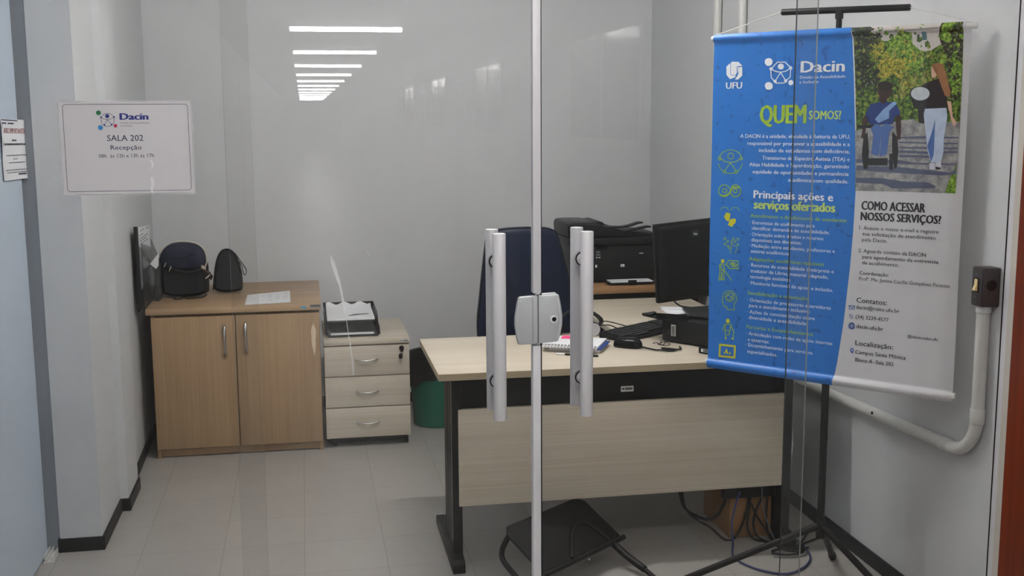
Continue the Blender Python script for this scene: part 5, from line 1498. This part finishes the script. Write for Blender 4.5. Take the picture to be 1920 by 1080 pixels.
cable([(1.70, 3.865, .006), (1.74, 3.842, .006), (1.79, 3.840, .006), (1.825, 3.862, .006), (1.80, 3.893, .006), (1.75, 3.897, .006), (1.71, 3.885, .006)], .004, 'black_rubber', 'coil of black cable on the floor by the desk leg')
cable([(1.695, 3.835, .005), (1.74, 3.818, .005), (1.80, 3.82, .005), (1.838, 3.852, .005), (1.845, 3.90, .005)], .0028, 'grey_cable', 'thin grey cable curled around the black coil on the floor')

# ================================================================== WALL FITTINGS
t = thing('conduit_pipe', 'white conduit with an elbow running along the wall below the switch', 'pipe', (1.997, 3.3, .6))
cx = 1.9965
b = MB()
el = [(cx, 3.052 + .13 * (1 - math.cos(a)), .735 - .13 * math.sin(a)) for a in [R(90) * i / 8 for i in range(9)]]
b.tube([(cx, 3.052, 1.075), (cx, 3.052, .74)] + el + [(cx, 3.22, .604), (cx, 5.30, .52)], .0195, 20); b.build('pipe', M['pvc'], t, smooth=60)
for a, c in (((cx, 3.052, .715), (cx, 3.052, .762)), ((cx, 3.188, .6055), (cx, 3.235, .6035))):
    b = MB(); b.cyl(a, c, .0222, 24, bev=.002); b.build('coupling', M['pvc'], t)
b = MB(); b.cyl((cx - .021, 3.66, .592), (cx - .0185, 3.66, .592), .006, 12); b.build('screw', M['black'], t)
t = thing('wall_switch', 'dark grey surface switch box with a cream rocker', 'switch', (1.99, 3.03, 1.14))
b = MB(); b.box(1.962, 2.019, 3.008, 3.066, 1.083, 1.200, .004); b.build('box', M['switch_box'], t)
b = MB(); b.lathe([(0, .001), (.0165, .001), (.0165, 0)], 24, 0, T(1.990, 3.0085, 1.148) @ RX(R(90))); b.build('knockout', M['black'], t)
b = MB(); b.box(1.9600, 1.9625, 3.012, 3.062, 1.090, 1.197, .0008); cp = b.build('cover_plate', M['switch_box'], t)
b = MB(); b.box(1.9590, 1.9605, 3.026, 3.050, 1.126, 1.168); b.build('rocker_well', M['black'], cp, smooth=0)
b = MB(); b.prism([(1.129, 0), (1.165, 0), (1.165, .003), (1.147, .004), (1.131, .011)], 3.031, 3.045, .001, X=frame((1.9595, 0, 0), (0, 0, 1), (-1, 0, 0), (0, 1, 0))); b.build('rocker', M['cream_rocker'], cp)
for z in (1.180, 1.112):
    b = MB(); b.cyl((1.9575, 3.038, z), (1.9602, 3.038, z), .0028, 12); b.build('screw', M['chrome'], cp)
b = MB(); b.cyl((cx - .004, 3.045, 1.062), (cx - .004, 3.045, 1.0835), .0225, 20, bev=.002); b.build('gland', M['alu'], t)
for y, lab in ((5.365, 'white upright wall conduit nearer the back corner of the room'), (5.045, 'white upright wall conduit nearer the cross bar of the banner stand')):
    t = thing('conduit_pipe', lab, 'pipe', (1.998, y, 1.6), 'upright conduits on the right wall')
    b = MB(); b.cyl((1.998, y, .545), (1.998, y, H_CEIL - .001), .0195, 20); b.build('pipe', M['pvc'], t)
    b = MB(); b.box(1.992, 2.019, y - .026, y + .026, 2.40, 2.418, .002); b.build('clip', M['pvc'], t)

# floor guide of the pale blue sliding panel
t = thing('door_guide', 'small white U-shaped floor guide under the pale blue panel', 'door guide', (-1.0, 4.38, 0))
b = MB(); b.box(-1.012, -.978, 4.31, 4.50, 0, .004); b.box(-.982, -.978, 4.31, 4.50, .004, .022, .0005); b.box(-1.0, -.996, 4.31, 4.50, .004, .022, .0005); b.box(-1.014, -1.0105, 4.33, 4.50, .004, .022, .0005); b.build('channel', M['white_plastic'], t, smooth=0)
